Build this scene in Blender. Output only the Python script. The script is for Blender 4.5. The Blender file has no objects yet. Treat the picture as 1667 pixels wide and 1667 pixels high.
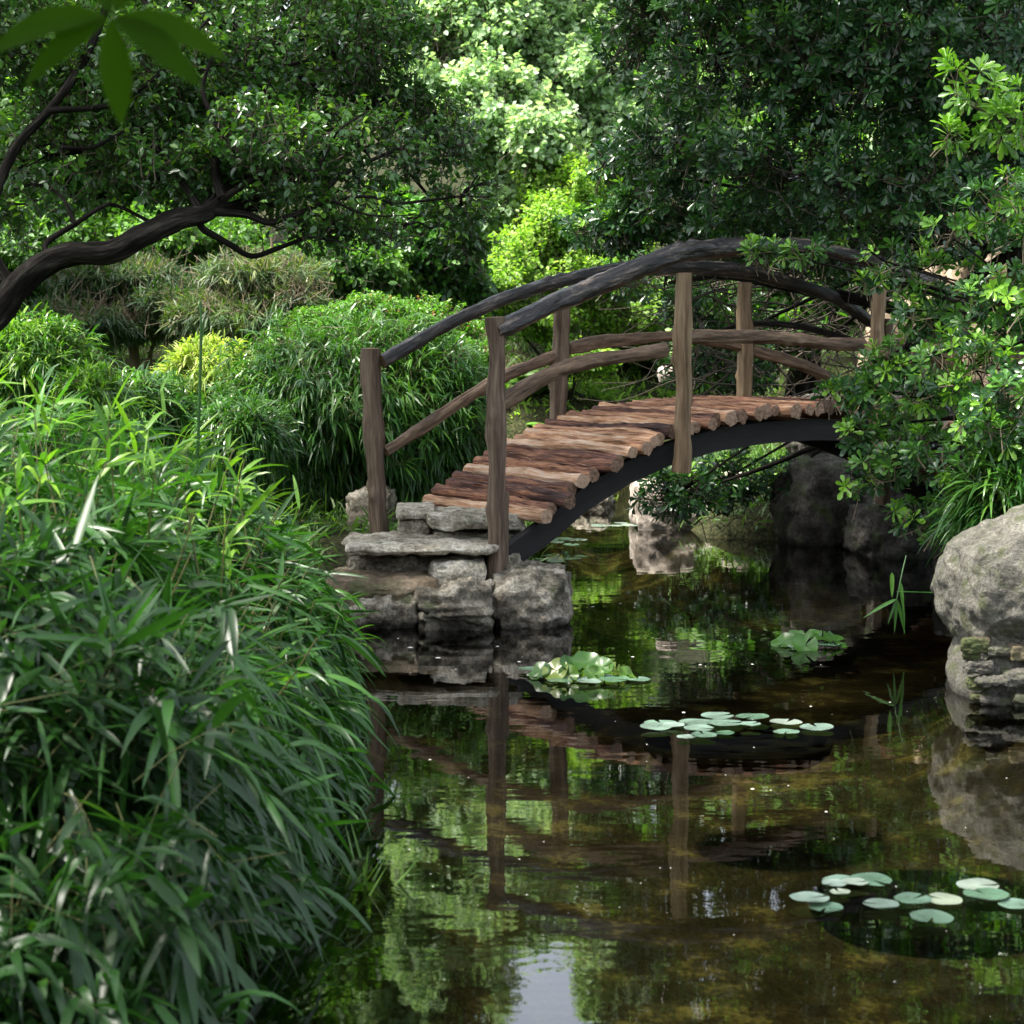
import bpy, math, random
import numpy as np
from mathutils import Vector, noise, Matrix

rng = np.random.default_rng(7)
random.seed(7)
sc = bpy.context.scene
COL = sc.collection
UP = np.array([0, 0, 1.0])

# ------------------------------------------------------------------ camera
F, H, PITCH = 3301.5, 1.37, math.radians(-5.07)
cam = bpy.data.cameras.new('camera')
camo = bpy.data.objects.new('camera', cam)
COL.objects.link(camo)
camo.location = (0, 0, H)
camo.rotation_euler = (math.radians(90) + PITCH, 0, 0)
cam.sensor_width = 36
cam.lens = F / 1667 * 36
cam.clip_start, cam.clip_end = 0.05, 500
cam.dof.use_dof = True
cam.dof.focus_distance = 9.6
cam.dof.aperture_fstop = 7.0
sc.camera = camo


def P(px, py, Y):
    """A point at depth Y metres that the camera sees at that place of the photo."""
    cx, cy = (px - 833.5) / F, -(py - 833.5) / F
    dy = math.cos(PITCH) - math.sin(PITCH) * cy
    dz = math.sin(PITCH) + math.cos(PITCH) * cy
    t = Y / dy
    return np.array([cx * t, Y, H + dz * t])


def S(npx, Y):
    return npx * Y / F


def nrm(a):
    return a / np.maximum(np.linalg.norm(a, axis=-1, keepdims=True), 1e-9)


# ------------------------------------------------------------------ mesh collector
class MB:
    def __init__(s):
        s.v, s.f, s.r, s.w, s.n = [], [], [], [], 0

    def add(s, v, faces, r=None, w=None):
        v = np.asarray(v, float).reshape(-1, 3)
        for f in faces:
            f = np.asarray(f, np.int64)
            if f.size:
                s.f.append(f + s.n)
        s.v.append(v)
        s.r.append(np.full(len(v), 0.5) if r is None else np.broadcast_to(np.asarray(r, float), (len(v),)))
        s.w.append(v if w is None else np.asarray(w, float))
        s.n += len(v)
        return s

    def build(s, name, mat, parent=None, origin=None, smooth=True):
        if origin is None:
            q = parent
            origin = np.zeros(3)
            while q is not None:
                origin = origin + np.array(q.location)
                q = q.parent
            loc = (0, 0, 0) if parent else (0, 0, 0)
        else:
            origin = np.asarray(origin, float)
            loc = tuple(origin)
        v = np.concatenate(s.v) - origin
        me = bpy.data.meshes.new(name)
        me.vertices.add(len(v))
        me.vertices.foreach_set('co', v.astype(np.float32).ravel())
        ks = np.concatenate([np.full(len(f), f.shape[1]) for f in s.f])
        idx = np.concatenate([f.ravel() for f in s.f])
        me.loops.add(len(idx))
        me.loops.foreach_set('vertex_index', idx.astype(np.int32))
        me.polygons.add(len(ks))
        st = np.concatenate([[0], np.cumsum(ks)[:-1]])
        me.polygons.foreach_set('loop_start', st.astype(np.int32))
        me.update(calc_edges=True)
        me.polygons.foreach_set('use_smooth', np.full(len(ks), bool(smooth)))
        a = me.attributes.new('rnd', 'FLOAT', 'POINT')
        a.data.foreach_set('value', np.concatenate(s.r).astype(np.float32))
        a = me.attributes.new('grain', 'FLOAT_VECTOR', 'POINT')
        a.data.foreach_set('vector', np.concatenate(s.w).astype(np.float32).ravel())
        me.materials.append(mat)
        o = bpy.data.objects.new(name, me)
        COL.objects.link(o)
        o.location = loc
        if parent:
            o.parent = parent
        return o


def tag(o, label=None, cat=None, group=None, kind=None):
    if label: o['label'] = label
    if cat: o['category'] = cat
    if group: o['group'] = group
    if kind: o['kind'] = kind
    return o


def empty(name, loc, label, cat, group=None):
    o = bpy.data.objects.new(name, None)
    COL.objects.link(o)
    o.location = tuple(loc)
    o.empty_display_size = 0.2
    return tag(o, label, cat, group)


# ------------------------------------------------------------------ materials
def newmat(name):
    m = bpy.data.materials.new(name)
    m.use_nodes = True
    nt = m.node_tree
    nt.nodes.clear()
    out = nt.nodes.new('ShaderNodeOutputMaterial')
    return m, nt, out


def N(nt, t, **kw):
    n = nt.nodes.new(t)
    for k, v in kw.items():
        if k.startswith('i_'):
            n.inputs[k[2:].replace('_', ' ')].default_value = v
        else:
            setattr(n, k, v)
    return n


def ramp(nt, stops):
    r = nt.nodes.new('ShaderNodeValToRGB')
    e = r.color_ramp.elements
    while len(e) < len(stops):
        e.new(0.5)
    for i, (p, c) in enumerate(stops):
        e[i].position = p
        e[i].color = (*c, 1)
    return r


def leafmat(name, stops, rough=0.35, trans=0.35, tcol=(1.25, 1.5, 0.45), spec=0.5, patch=0.25):
    m, nt, out = newmat(name)
    L = nt.links.new
    at = N(nt, 'ShaderNodeAttribute', attribute_name='rnd')
    r = ramp(nt, stops)
    L(at.outputs['Fac'], r.inputs[0])
    # faint mottling of the leaf tissue
    tc = N(nt, 'ShaderNodeTexCoord')
    nz = N(nt, 'ShaderNodeTexNoise')
    nz.inputs['Scale'].default_value = 9
    nz.inputs['Detail'].default_value = 3
    L(tc.outputs['Object'], nz.inputs['Vector'])
    hsv = N(nt, 'ShaderNodeHueSaturation')
    mr = N(nt, 'ShaderNodeMapRange')
    mr.inputs[1].default_value = 0.3; mr.inputs[2].default_value = 0.7
    mr.inputs[3].default_value = 1 - patch; mr.inputs[4].default_value = 1 + patch
    L(nz.outputs['Fac'], mr.inputs[0])
    L(mr.outputs[0], hsv.inputs['Value'])
    L(r.outputs[0], hsv.inputs['Color'])
    b = N(nt, 'ShaderNodeBsdfPrincipled')
    b.inputs['Roughness'].default_value = rough
    b.inputs['Specular IOR Level'].default_value = spec
    L(hsv.outputs[0], b.inputs['Base Color'])
    t = N(nt, 'ShaderNodeBsdfTranslucent')
    mx = N(nt, 'ShaderNodeMix', data_type='RGBA', blend_type='MULTIPLY')
    mx.inputs[0].default_value = 1
    L(hsv.outputs[0], mx.inputs[6])
    mx.inputs[7].default_value = (*tcol, 1)
    L(mx.outputs[2], t.inputs['Color'])
    ms = N(nt, 'ShaderNodeMixShader')
    ms.inputs[0].default_value = trans
    L(b.outputs[0], ms.inputs[1]); L(t.outputs[0], ms.inputs[2])
    L(ms.outputs[0], out.inputs[0])
    return m


def woodmat(name, stops, scale=22, bump=0.6, rough=0.75, rndmix=0.35, spec=0.3, cracks=True):
    """Bark or weathered wood; 'grain' runs along the log."""
    m, nt, out = newmat(name)
    L = nt.links.new
    g = N(nt, 'ShaderNodeAttribute', attribute_name='grain')
    a = N(nt, 'ShaderNodeAttribute', attribute_name='rnd')
    n1 = N(nt, 'ShaderNodeTexNoise'); n1.inputs['Scale'].default_value = scale; n1.inputs['Detail'].default_value = 7
    n1.inputs['Roughness'].default_value = 0.65
    n2 = N(nt, 'ShaderNodeTexNoise'); n2.inputs['Scale'].default_value = scale * 5; n2.inputs['Detail'].default_value = 4
    L(g.outputs['Vector'], n1.inputs['Vector']); L(g.outputs['Vector'], n2.inputs['Vector'])
    ad = N(nt, 'ShaderNodeMath', operation='MULTIPLY_ADD'); ad.inputs[1].default_value = rndmix; L(a.outputs['Fac'], ad.inputs[0])
    L(n1.outputs['Fac'], ad.inputs[2])
    ad2 = N(nt, 'ShaderNodeMath', operation='MULTIPLY_ADD'); ad2.inputs[1].default_value = 0.35
    L(n2.outputs['Fac'], ad2.inputs[0]); L(ad.outputs[0], ad2.inputs[2])
    sb = N(nt, 'ShaderNodeMath', operation='SUBTRACT'); sb.inputs[1].default_value = 0.175 + rndmix / 2
    L(ad2.outputs[0], sb.inputs[0])
    r = ramp(nt, stops); L(sb.outputs[0], r.inputs[0])
    b = N(nt, 'ShaderNodeBsdfPrincipled'); b.inputs['Roughness'].default_value = rough
    b.inputs['Specular IOR Level'].default_value = spec
    L(r.outputs[0], b.inputs['Base Color'])
    bp = N(nt, 'ShaderNodeBump'); bp.inputs['Strength'].default_value = bump; bp.inputs['Distance'].default_value = 0.012
    L(ad2.outputs[0], bp.inputs['Height']); L(bp.outputs[0], b.inputs['Normal'])
    L(b.outputs[0], out.inputs[0])
    return m


def stonemat(name, dark, mid, light, moss=0.3, scale=3.5, mosscol=(0.05, 0.075, 0.02), wet=True):
    m, nt, out = newmat(name)
    L = nt.links.new
    tc = N(nt, 'ShaderNodeNewGeometry')
    n1 = N(nt, 'ShaderNodeTexNoise'); n1.inputs['Scale'].default_value = scale; n1.inputs['Detail'].default_value = 9
    n1.inputs['Roughness'].default_value = 0.68
    n2 = N(nt, 'ShaderNodeTexNoise'); n2.inputs['Scale'].default_value = scale * 9; n2.inputs['Detail'].default_value = 6
    n2.inputs['Roughness'].default_value = 0.7
    vo = N(nt, 'ShaderNodeTexVoronoi'); vo.inputs['Scale'].default_value = scale * 14
    for n in (n1, n2, vo): L(tc.outputs['Position'], n.inputs['Vector'])
    r = ramp(nt, [(0.36, dark), (0.5, mid), (0.64, light)]); L(n1.outputs['Fac'], r.inputs[0])
    mx = N(nt, 'ShaderNodeMix', data_type='RGBA', blend_type='OVERLAY'); mx.inputs[0].default_value = 0.85
    L(r.outputs[0], mx.inputs[6])
    r2 = ramp(nt, [(0.3, (0.12, 0.12, 0.12)), (0.7, (0.88, 0.88, 0.85))]); L(n2.outputs['Fac'], r2.inputs[0]); L(r2.outputs[0], mx.inputs[7])
    # moss and lichen patches
    n3 = N(nt, 'ShaderNodeTexNoise'); n3.inputs['Scale'].default_value = scale * 1.7; n3.inputs['Detail'].default_value = 5
    L(tc.outputs['Position'], n3.inputs['Vector'])
    r3 = ramp(nt, [(0.62 - moss * 0.35, (0, 0, 0)), (0.74 - moss * 0.3, (1, 1, 1))]); L(n3.outputs['Fac'], r3.inputs[0])
    mg = N(nt, 'ShaderNodeMix', data_type='RGBA'); L(r3.outputs[0], mg.inputs[0]); L(mx.outputs[2], mg.inputs[6])
    mg.inputs[7].default_value = (*mosscol, 1)
    mm = N(nt, 'ShaderNodeMath', operation='MULTIPLY'); mm.inputs[1].default_value = 0.75
    L(r3.outputs[0], mm.inputs[0]); L(mm.outputs[0], mg.inputs[0])
    b = N(nt, 'ShaderNodeBsdfPrincipled'); b.inputs['Roughness'].default_value = 0.85
    b.inputs['Specular IOR Level'].default_value = 0.3
    # wet band along the water line
    sx = N(nt, 'ShaderNodeSeparateXYZ'); L(tc.outputs['Position'], sx.inputs[0])
    az = N(nt, 'ShaderNodeMath', operation='MULTIPLY_ADD'); az.inputs[1].default_value = -0.08; L(n1.outputs['Fac'], az.inputs[0]); L(sx.outputs['Z'], az.inputs[2])
    mr = N(nt, 'ShaderNodeMapRange'); mr.inputs[1].default_value = -0.03; mr.inputs[2].default_value = 0.02
    mr.inputs[3].default_value = 0.35; mr.inputs[4].default_value = 1.0
    L(az.outputs[0], mr.inputs[0])
    mw = N(nt, 'ShaderNodeMix', data_type='RGBA', blend_type='MULTIPLY'); mw.inputs[0].default_value = 1
    L(mg.outputs[2], mw.inputs[6]); L(mr.outputs[0], mw.inputs[7])
    L(mw.outputs[2], b.inputs['Base Color'])
    su = N(nt, 'ShaderNodeMath', operation='MULTIPLY_ADD'); su.inputs[1].default_value = 0.4
    L(n2.outputs['Fac'], su.inputs[0]); L(n1.outputs['Fac'], su.inputs[2])
    bp = N(nt, 'ShaderNodeBump'); bp.inputs['Strength'].default_value = 1.0; bp.inputs['Distance'].default_value = 0.045
    L(su.outputs[0], bp.inputs['Height']); L(bp.outputs[0], b.inputs['Normal'])
    L(b.outputs[0], out.inputs[0])
    return m


M = {}
M['bamboo'] = leafmat('bamboo_leaf', [(0.0, (0.016, 0.052, 0.011)), (0.35, (0.034, 0.11, 0.018)), (0.7, (0.065, 0.175, 0.026)), (1, (0.2, 0.36, 0.035))], 0.36, 0.36, spec=0.42)
M['bamboo_dark'] = leafmat('dark_bamboo_leaf', [(0, (0.014, 0.05, 0.012)), (0.5, (0.035, 0.115, 0.02)), (1, (0.11, 0.25, 0.03))], 0.34, 0.32)
M['bamboo_yellow'] = leafmat('yellow_bamboo_leaf', [(0, (0.1, 0.17, 0.03)), (0.5, (0.24, 0.34, 0.06)), (1, (0.45, 0.46, 0.13))], 0.45, 0.45)
M['olive'] = leafmat('feathery_leaf', [(0, (0.02, 0.055, 0.015)), (0.5, (0.05, 0.1, 0.025)), (0.85, (0.10, 0.16, 0.04)), (1, (0.2, 0.21, 0.08))], 0.5, 0.35)
M['small_gloss'] = leafmat('small_glossy_leaf', [(0, (0.018, 0.055, 0.014)), (0.5, (0.04, 0.115, 0.022)), (0.8, (0.09, 0.2, 0.025)), (1, (0.2, 0.36, 0.035))], 0.28, 0.3, spec=0.6)
M['rosette'] = leafmat('obovate_leaf', [(0, (0.014, 0.045, 0.018)), (0.45, (0.034, 0.1, 0.028)), (0.8, (0.085, 0.22, 0.03)), (1, (0.2, 0.4, 0.04))], 0.28, 0.28, spec=0.55)
M['vine'] = leafmat('haze_paled_vine_leaf', [(0, (0.2, 0.32, 0.16)), (0.5, (0.33, 0.47, 0.25)), (1, (0.5, 0.62, 0.4))], 0.45, 0.45, (1.1, 1.3, 0.6))  # paled to paint haze and bright glow into the leaf colour
M['lime'] = leafmat('lime_leaf', [(0, (0.1, 0.2, 0.03)), (0.5, (0.2, 0.36, 0.05)), (1, (0.36, 0.5, 0.1))], 0.5, 0.45)
M['hedge'] = leafmat('clipped_leaf', [(0, (0.05, 0.14, 0.02)), (0.6, (0.1, 0.25, 0.03)), (0.93, (0.18, 0.36, 0.05)), (1, (0.35, 0.2, 0.08))], 0.45, 0.35)
M['wood_leaf'] = leafmat('woodland_leaf', [(0, (0.04, 0.1, 0.02)), (0.5, (0.08, 0.19, 0.035)), (1, (0.2, 0.36, 0.07))], 0.5, 0.4)
M['fern'] = leafmat('fern_leaf', [(0, (0.1, 0.24, 0.04)), (1, (0.24, 0.42, 0.08))], 0.5, 0.45)
M['grass'] = leafmat('grass_blade', [(0, (0.04, 0.09, 0.02)), (0.5, (0.08, 0.17, 0.03)), (1, (0.2, 0.3, 0.06))], 0.5, 0.35)
M['near_leaf'] = leafmat('broad_leaflet', [(0, (0.022, 0.06, 0.002)), (1, (0.032, 0.08, 0.003))], 0.8, 0.5, (1.3, 1.4, .2), spec=0.08, patch=0.1)
M['pad'] = leafmat('lily_pad', [(0, (0.05, 0.11, 0.06)), (0.4, (0.11, 0.175, 0.13)), (0.8, (0.19, 0.24, 0.21)), (1, (0.22, 0.25, 0.17))], 0.25, 0.05, spec=1.0, patch=0.35)  # pale bluish tones paint the sky's reflection into the pads
M['pad_up'] = leafmat('raised_lily_leaf', [(0, (0.02, 0.065, 0.008)), (0.6, (0.045, 0.13, 0.014)), (1, (0.15, 0.2, 0.03))], 0.35, 0.35, spec=0.6)
M['bark_dark'] = woodmat('dark_bark', [(0.36, (0.003, 0.003, 0.002)), (0.52, (0.012, 0.010, 0.008)), (0.68, (0.045, 0.04, 0.033))], 34, 1.0, 0.9, spec=0.1)
M['twig'] = woodmat('twig_bark', [(0.3, (0.03, 0.022, 0.015)), (0.7, (0.09, 0.07, 0.05))], 14, 0.2)
M['twig_pale'] = woodmat('pale_twig_bark', [(0.3, (0.07, 0.055, 0.035)), (0.7, (0.2, 0.16, 0.1))], 14, 0.2)
M['cane'] = woodmat('bamboo_cane', [(0.3, (0.04, 0.06, 0.015)), (0.7, (0.12, 0.11, 0.04))], 10, 0.1, 0.5)
M['post'] = woodmat('weathered_post', [(0.3, (0.035, 0.022, 0.014)), (0.48, (0.10, 0.068, 0.046)), (0.7, (0.22, 0.165, 0.115))], 26, 0.9)
M['post_pale'] = woodmat('pale_post', [(0.3, (0.07, 0.042, 0.022)), (0.48, (0.17, 0.115, 0.065)), (0.7, (0.3, 0.22, 0.135))], 24, 0.7)
M['rail_black'] = woodmat('blackened_rail', [(0.36, (0.003, 0.003, 0.003)), (0.5, (0.012, 0.010, 0.009)), (0.58, (0.05, 0.04, 0.034)), (0.7, (0.2, 0.155, 0.125))], 30, 1.0, 0.36, spec=0.5)
M['rail_brown'] = woodmat('brown_rail', [(0.3, (0.03, 0.02, 0.014)), (0.5, (0.12, 0.078, 0.05)), (0.7, (0.25, 0.17, 0.11))], 24, 0.8)
M['deck'] = woodmat('cedar_deck_log', [(0.2, (0.018, 0.010, 0.009)), (0.37, (0.085, 0.036, 0.026)), (0.52, (0.27, 0.125, 0.07)), (0.66, (0.47, 0.27, 0.15)), (0.84, (0.62, 0.5, 0.4))], 38, 1.0, 0.8, 0.42)
M['endgrain'] = woodmat('end_grain', [(0.3, (0.06, 0.036, 0.024)), (0.5, (0.2, 0.125, 0.08)), (0.7, (0.36, 0.25, 0.17))], 18, 0.5)
M['steel'] = woodmat('dark_girder', [(0.3, (0.006, 0.006, 0.006)), (0.6, (0.014, 0.013, 0.013)), (0.8, (0.045, 0.035, 0.028))], 12, 0.4, 0.75)
M['lime_slab'] = stonemat('limestone_slab', (0.17, 0.145, 0.105), (0.4, 0.36, 0.29), (0.62, 0.58, 0.5), 0.04, 7)
M['base_rock'] = stonemat('shore_rock', (0.05, 0.043, 0.033), (0.2, 0.175, 0.135), (0.5, 0.455, 0.38), 0.12, 7)
M['boulder'] = stonemat('grey_boulder', (0.10, 0.093, 0.078), (0.15, 0.142, 0.12), (0.25, 0.238, 0.2), 0.28, 9, (0.085, 0.1, 0.04))
M['cliff'] = stonemat('tan_rock', (0.06, 0.045, 0.03), (0.18, 0.135, 0.09), (0.38, 0.3, 0.22), 0.25, 2.5)
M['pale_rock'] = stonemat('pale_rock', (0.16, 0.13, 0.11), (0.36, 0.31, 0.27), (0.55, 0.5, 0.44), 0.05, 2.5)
M['shade_rock'] = stonemat('shade_darkened_rock', (0.015, 0.014, 0.012), (0.045, 0.04, 0.034), (0.12, 0.11, 0.095), 0.25, 5)  # stone colour darkened to paint in the deep shade around the bridge
M['tub'] = stonemat('planter_tub', (0.008, 0.01, 0.006), (0.02, 0.022, 0.012), (0.09, 0.085, 0.04), 0.3, 8)


# ------------------------------------------------------------------ leaves, sticks, tubes
def tmpl_strip(ws, ss, cols=3):
    v, f = [], []
    if cols == 3:
        for s, w in zip(ss, ws):
            v += [(s, w), (s, 0.0), (s, -w)]
        for i in range(len(ss) - 1):
            a = i * 3
            f += [(a, a + 1, a + 4, a + 3), (a + 1, a + 2, a + 5, a + 4)]
    else:
        for s, w in zip(ss, ws):
            v += [(s, w), (s, -w)]
        for i in range(len(ss) - 1):
            a = i * 2
            f += [(a, a + 1, a + 3, a + 2)]
    return np.array(v), [np.array(f)]


T_BLADE = tmpl_strip([0.08, 0.42, 0.5, 0.42, 0.22, 0.01], [0, 0.13, 0.35, 0.6, 0.83, 1])
T_BLADE2 = tmpl_strip([0.1, 0.5, 0.4, 0.01], [0, 0.25, 0.65, 1], 2)
T_OVAL = (np.array([(0, 0), (.28, .42), (.65, .46), (1, 0), (.65, -.46), (.28, -.42)]), [np.array([(0, 1, 2, 3), (0, 3, 4, 5)])])
T_OBOV = (np.array([(0, 0), (.4, .24), (.76, .5), (.95, .3), (1, 0), (.95, -.3), (.76, -.5), (.4, -.24), (.6, 0)]),
          [np.array([(0, 1, 8), (0, 8, 7)]), np.array([(1, 2, 4, 8), (8, 4, 6, 7)]), np.array([(2, 3, 4), (4, 5, 6)])])
T_DIA = (np.array([(0, 0), (.45, .5), (1, 0), (.45, -.5)]), [np.array([(0, 1, 2, 3)])])


def leaves(mb, p, d, n, L, W, tm=T_OVAL, droop=0.2, fold=0.15, r=0.5, curl=0.0):
    p = np.asarray(p, float); k = len(p)
    if k == 0: return
    d = nrm(d)
    sd = nrm(np.cross(d, n))
    n = np.cross(sd, d)
    L = np.broadcast_to(np.asarray(L, float), (k,))[:, None, None]
    W = np.broadcast_to(np.asarray(W, float), (k,))[:, None, None]
    droop = np.broadcast_to(np.asarray(droop, float), (k,))[:, None, None]
    tv, tf = tm
    s = tv[:, 0][None, :, None]; w = tv[:, 1][None, :, None]
    v = (p[:, None] + d[:, None] * (s * L * (1 - 0.35 * np.abs(droop) * s)) + sd[:, None] * w * W
         + n[:, None] * (fold * np.abs(w) * W * 2 + curl * s * s * L) - UP * (droop * s * s * L))
    m = len(tv)
    fs = [(f[None] + (np.arange(k) * m)[:, None, None]).reshape(-1, f.shape[1]) for f in tf]
    r = np.broadcast_to(np.asarray(r, float), (k,))
    mb.add(v.reshape(-1, 3), fs, np.repeat(r, m))


def sticks(mb, p0, p1, r0, r1, sides=3):
    p0 = np.asarray(p0, float); p1 = np.asarray(p1, float)
    k = len(p0)
    if k == 0: return
    d = nrm(p1 - p0)
    a = nrm(np.cross(d, np.where(np.abs(d[:, 2:3]) > 0.9, [[1, 0, 0]], [[0, 0, 1.0]])))
    b = np.cross(d, a)
    r0 = np.broadcast_to(np.asarray(r0, float), (k,))[:, None]; r1 = np.broadcast_to(np.asarray(r1, float), (k,))[:, None]
    vs = []
    for (p, r) in ((p0, r0), (p1, r1)):
        for i in range(sides):
            t = 2 * math.pi * i / sides
            vs.append(p + (a * math.cos(t) + b * math.sin(t)) * r)
    v = np.stack(vs, 1)
    f = np.array([(i, (i + 1) % sides, sides + (i + 1) % sides, sides + i) for i in range(sides)])
    f = (f[None] + (np.arange(k) * 2 * sides)[:, None, None]).reshape(-1, 4)
    mb.add(v.reshape(-1, 3), [f], 0.5)


def catmull(pts, n=8):
    pts = np.asarray(pts, float)
    if len(pts) < 3: 
        return np.array([pts[0] + (pts[-1] - pts[0]) * t for t in np.linspace(0, 1, n + 1)])
    q = np.vstack([2 * pts[0] - pts[1], pts, 2 * pts[-1] - pts[-2]])
    out = []
    for i in range(1, len(q) - 2):
        for t in np.linspace(0, 1, n, endpoint=False):
            a, b, c, d = q[i - 1:i + 3]
            out.append(0.5 * (2 * b + (c - a) * t + (2 * a - 5 * b + 4 * c - d) * t * t + (3 * b - 3 * c + d - a) * t ** 3))
    out.append(pts[-1])
    return np.array(out)


def tube(mb, pts, radii, sides=14, n=8, rough=0.08, grooves=0.0, seed=0, capmb=None, knots=0, r=0.5, wob=0.0, along=0.14, nf=9, smoothpath=True):
    """Irregular round timber or branch along a path; caps go to capmb when given."""
    if smoothpath:
        R = catmull(np.c_[np.asarray(pts, float), np.asarray(radii, float)], n)
    else:
        R = np.c_[np.asarray(pts, float), np.asarray(radii, float)]
    c, rad = R[:, :3].copy(), R[:, 3]
    k = len(c)
    T = nrm(np.gradient(c, axis=0))
    ref = np.array([0, 0, 1.0]) if abs(T[0][2]) < 0.8 else np.array([1.0, 0, 0])
    a = np.zeros_like(T)
    a[0] = nrm(np.cross(T[0], ref))
    for i in range(1, k):      # carry the frame along so that rings never flip
        q = a[i - 1] - T[i] * np.dot(a[i - 1], T[i])
        a[i] = nrm(q)
    b = np.cross(T, a)
    ln = np.r_[0, np.cumsum(np.linalg.norm(np.diff(c, axis=0), axis=1))]
    if wob:
        for i in range(k):
            q = Vector((ln[i] * 2.2, seed * 3.1, 0))
            c[i] += a[i] * noise.noise(q) * wob + b[i] * noise.noise(q + Vector((0, 0, 9))) * wob
    kn = [(random.uniform(0.1, 0.9) * ln[-1], random.uniform(0, 6.28), random.uniform(0.1, 0.4)) for _ in range(knots)]
    vs, gs = [], []
    for i in range(k):
        for j in range(sides):
            th = 2 * math.pi * j / sides
            cs, sn = math.cos(th), math.sin(th)
            q = Vector((cs * 1.3 + seed * 7, sn * 1.3, ln[i] * nf * 0.45))
            f = 1 + rough * 2 * noise.noise(q)
            f += rough * noise.noise(Vector((cs * 3, sn * 3 + seed, ln[i] * nf * 1.6)))
            if grooves:
                g = noise.noise(Vector((cs * 3.4 + seed, sn * 3.4, ln[i] * 1.3)))
                f += grooves * (min(abs(g) * 3.2, 1) * 0.8 - 0.55)
            for (kl, kt, kr) in kn:
                dd = ((ln[i] - kl) / (rad[i] * 0.6)) ** 2 + (math.atan2(math.sin(th - kt), math.cos(th - kt)) / 0.45) ** 2
                f += kr * math.exp(-dd)
            vs.append(c[i] + (a[i] * cs + b[i] * sn) * rad[i] * f)
            gs.append((cs * 0.05 + seed * 1.7, sn * 0.05, ln[i] * along))
    f = []
    for i in range(k - 1):
        for j in range(sides):
            j2 = (j + 1) % sides
            f.append((i * sides + j, i * sides + j2, (i + 1) * sides + j2, (i + 1) * sides + j))
    vs = np.array(vs)
    mb.add(vs, [np.array(f)], r, np.array(gs))
    for (i, sg) in ((0, -1), (k - 1, 1)):
        ring = vs[i * sides:(i + 1) * sides]
        cc = c[i] + T[i] * sg * rad[i] * 0.05
        inner = cc + (ring - cc) * 0.5 + T[i] * sg * rad[i] * 0.03
        v = np.vstack([ring, inner, [cc]])
        ff = [(j, (j + 1) % sides, sides + (j + 1) % sides, sides + j)[::(1 if sg < 0 else -1)] for j in range(sides)]
        tt = [(sides + j, sides + (j + 1) % sides, 2 * sides)[::(1 if sg < 0 else -1)] for j in range(sides)]
        loc = v - c[i]
        gg = np.c_[loc @ a[i] * 3 + seed, loc @ b[i] * 3, np.zeros(len(v))]
        (mb if capmb is None else capmb[0 if i == 0 else 1]).add(v, [np.array(ff), np.array(tt)], r, gg)


_fw = nrm(rng.normal(size=(9, 3))); _fp = rng.uniform(0, 6.28, 9)


def snoise(p, f):
    """Cheap smooth field in -1..1 for thinning crowns."""
    v = np.zeros(len(p))
    for i in range(9):
        v += np.sin(p @ _fw[i] * f * (1 + 0.33 * i) + _fp[i]) / (1 + 0.25 * i)
    return v / 3.2


# ------------------------------------------------------------------ crowns
def sample_blobs(blobs, n, rmin=0.5, front=0.6, gap=None, gf=5.0):
    """blobs: (centre, (rx,ry,rz)). Tip positions and outward directions in the outer shell."""
    C = np.array([b[0] for b in blobs]); R = np.array([b[1] for b in blobs])
    w = (R[:, 0] * R[:, 2]) * np.array([b[2] if len(b) > 2 else 1 for b in blobs]); w = w / w.sum()
    i = rng.choice(len(blobs), n, p=w)
    d = nrm(rng.normal(size=(n, 3)))
    flip = (d[:, 1] > 0) & (rng.random(n) < front)
    d[flip, 1] *= -1
    lump = 1 + 0.22 * snoise(C[i] * 3 + d * 1.4, 2.6) + 0.12 * snoise(C[i] + d * 3.1, 3.3)
    rr = (rmin ** 3 + (1 - rmin ** 3) * rng.random(n)) ** (1 / 3) * lump
    p = C[i] + d * R[i] * rr[:, None]
    o = nrm(d / R[i])
    if gap is not None:
        k = snoise(p, gf) > gap
        p, o, i = p[k], o[k], i[k]
    return p, o, C[i]


def perp(a, n):
    q = nrm(rng.normal(size=(n, 3)))
    return nrm(q - a * np.sum(q * a, 1)[:, None])


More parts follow.
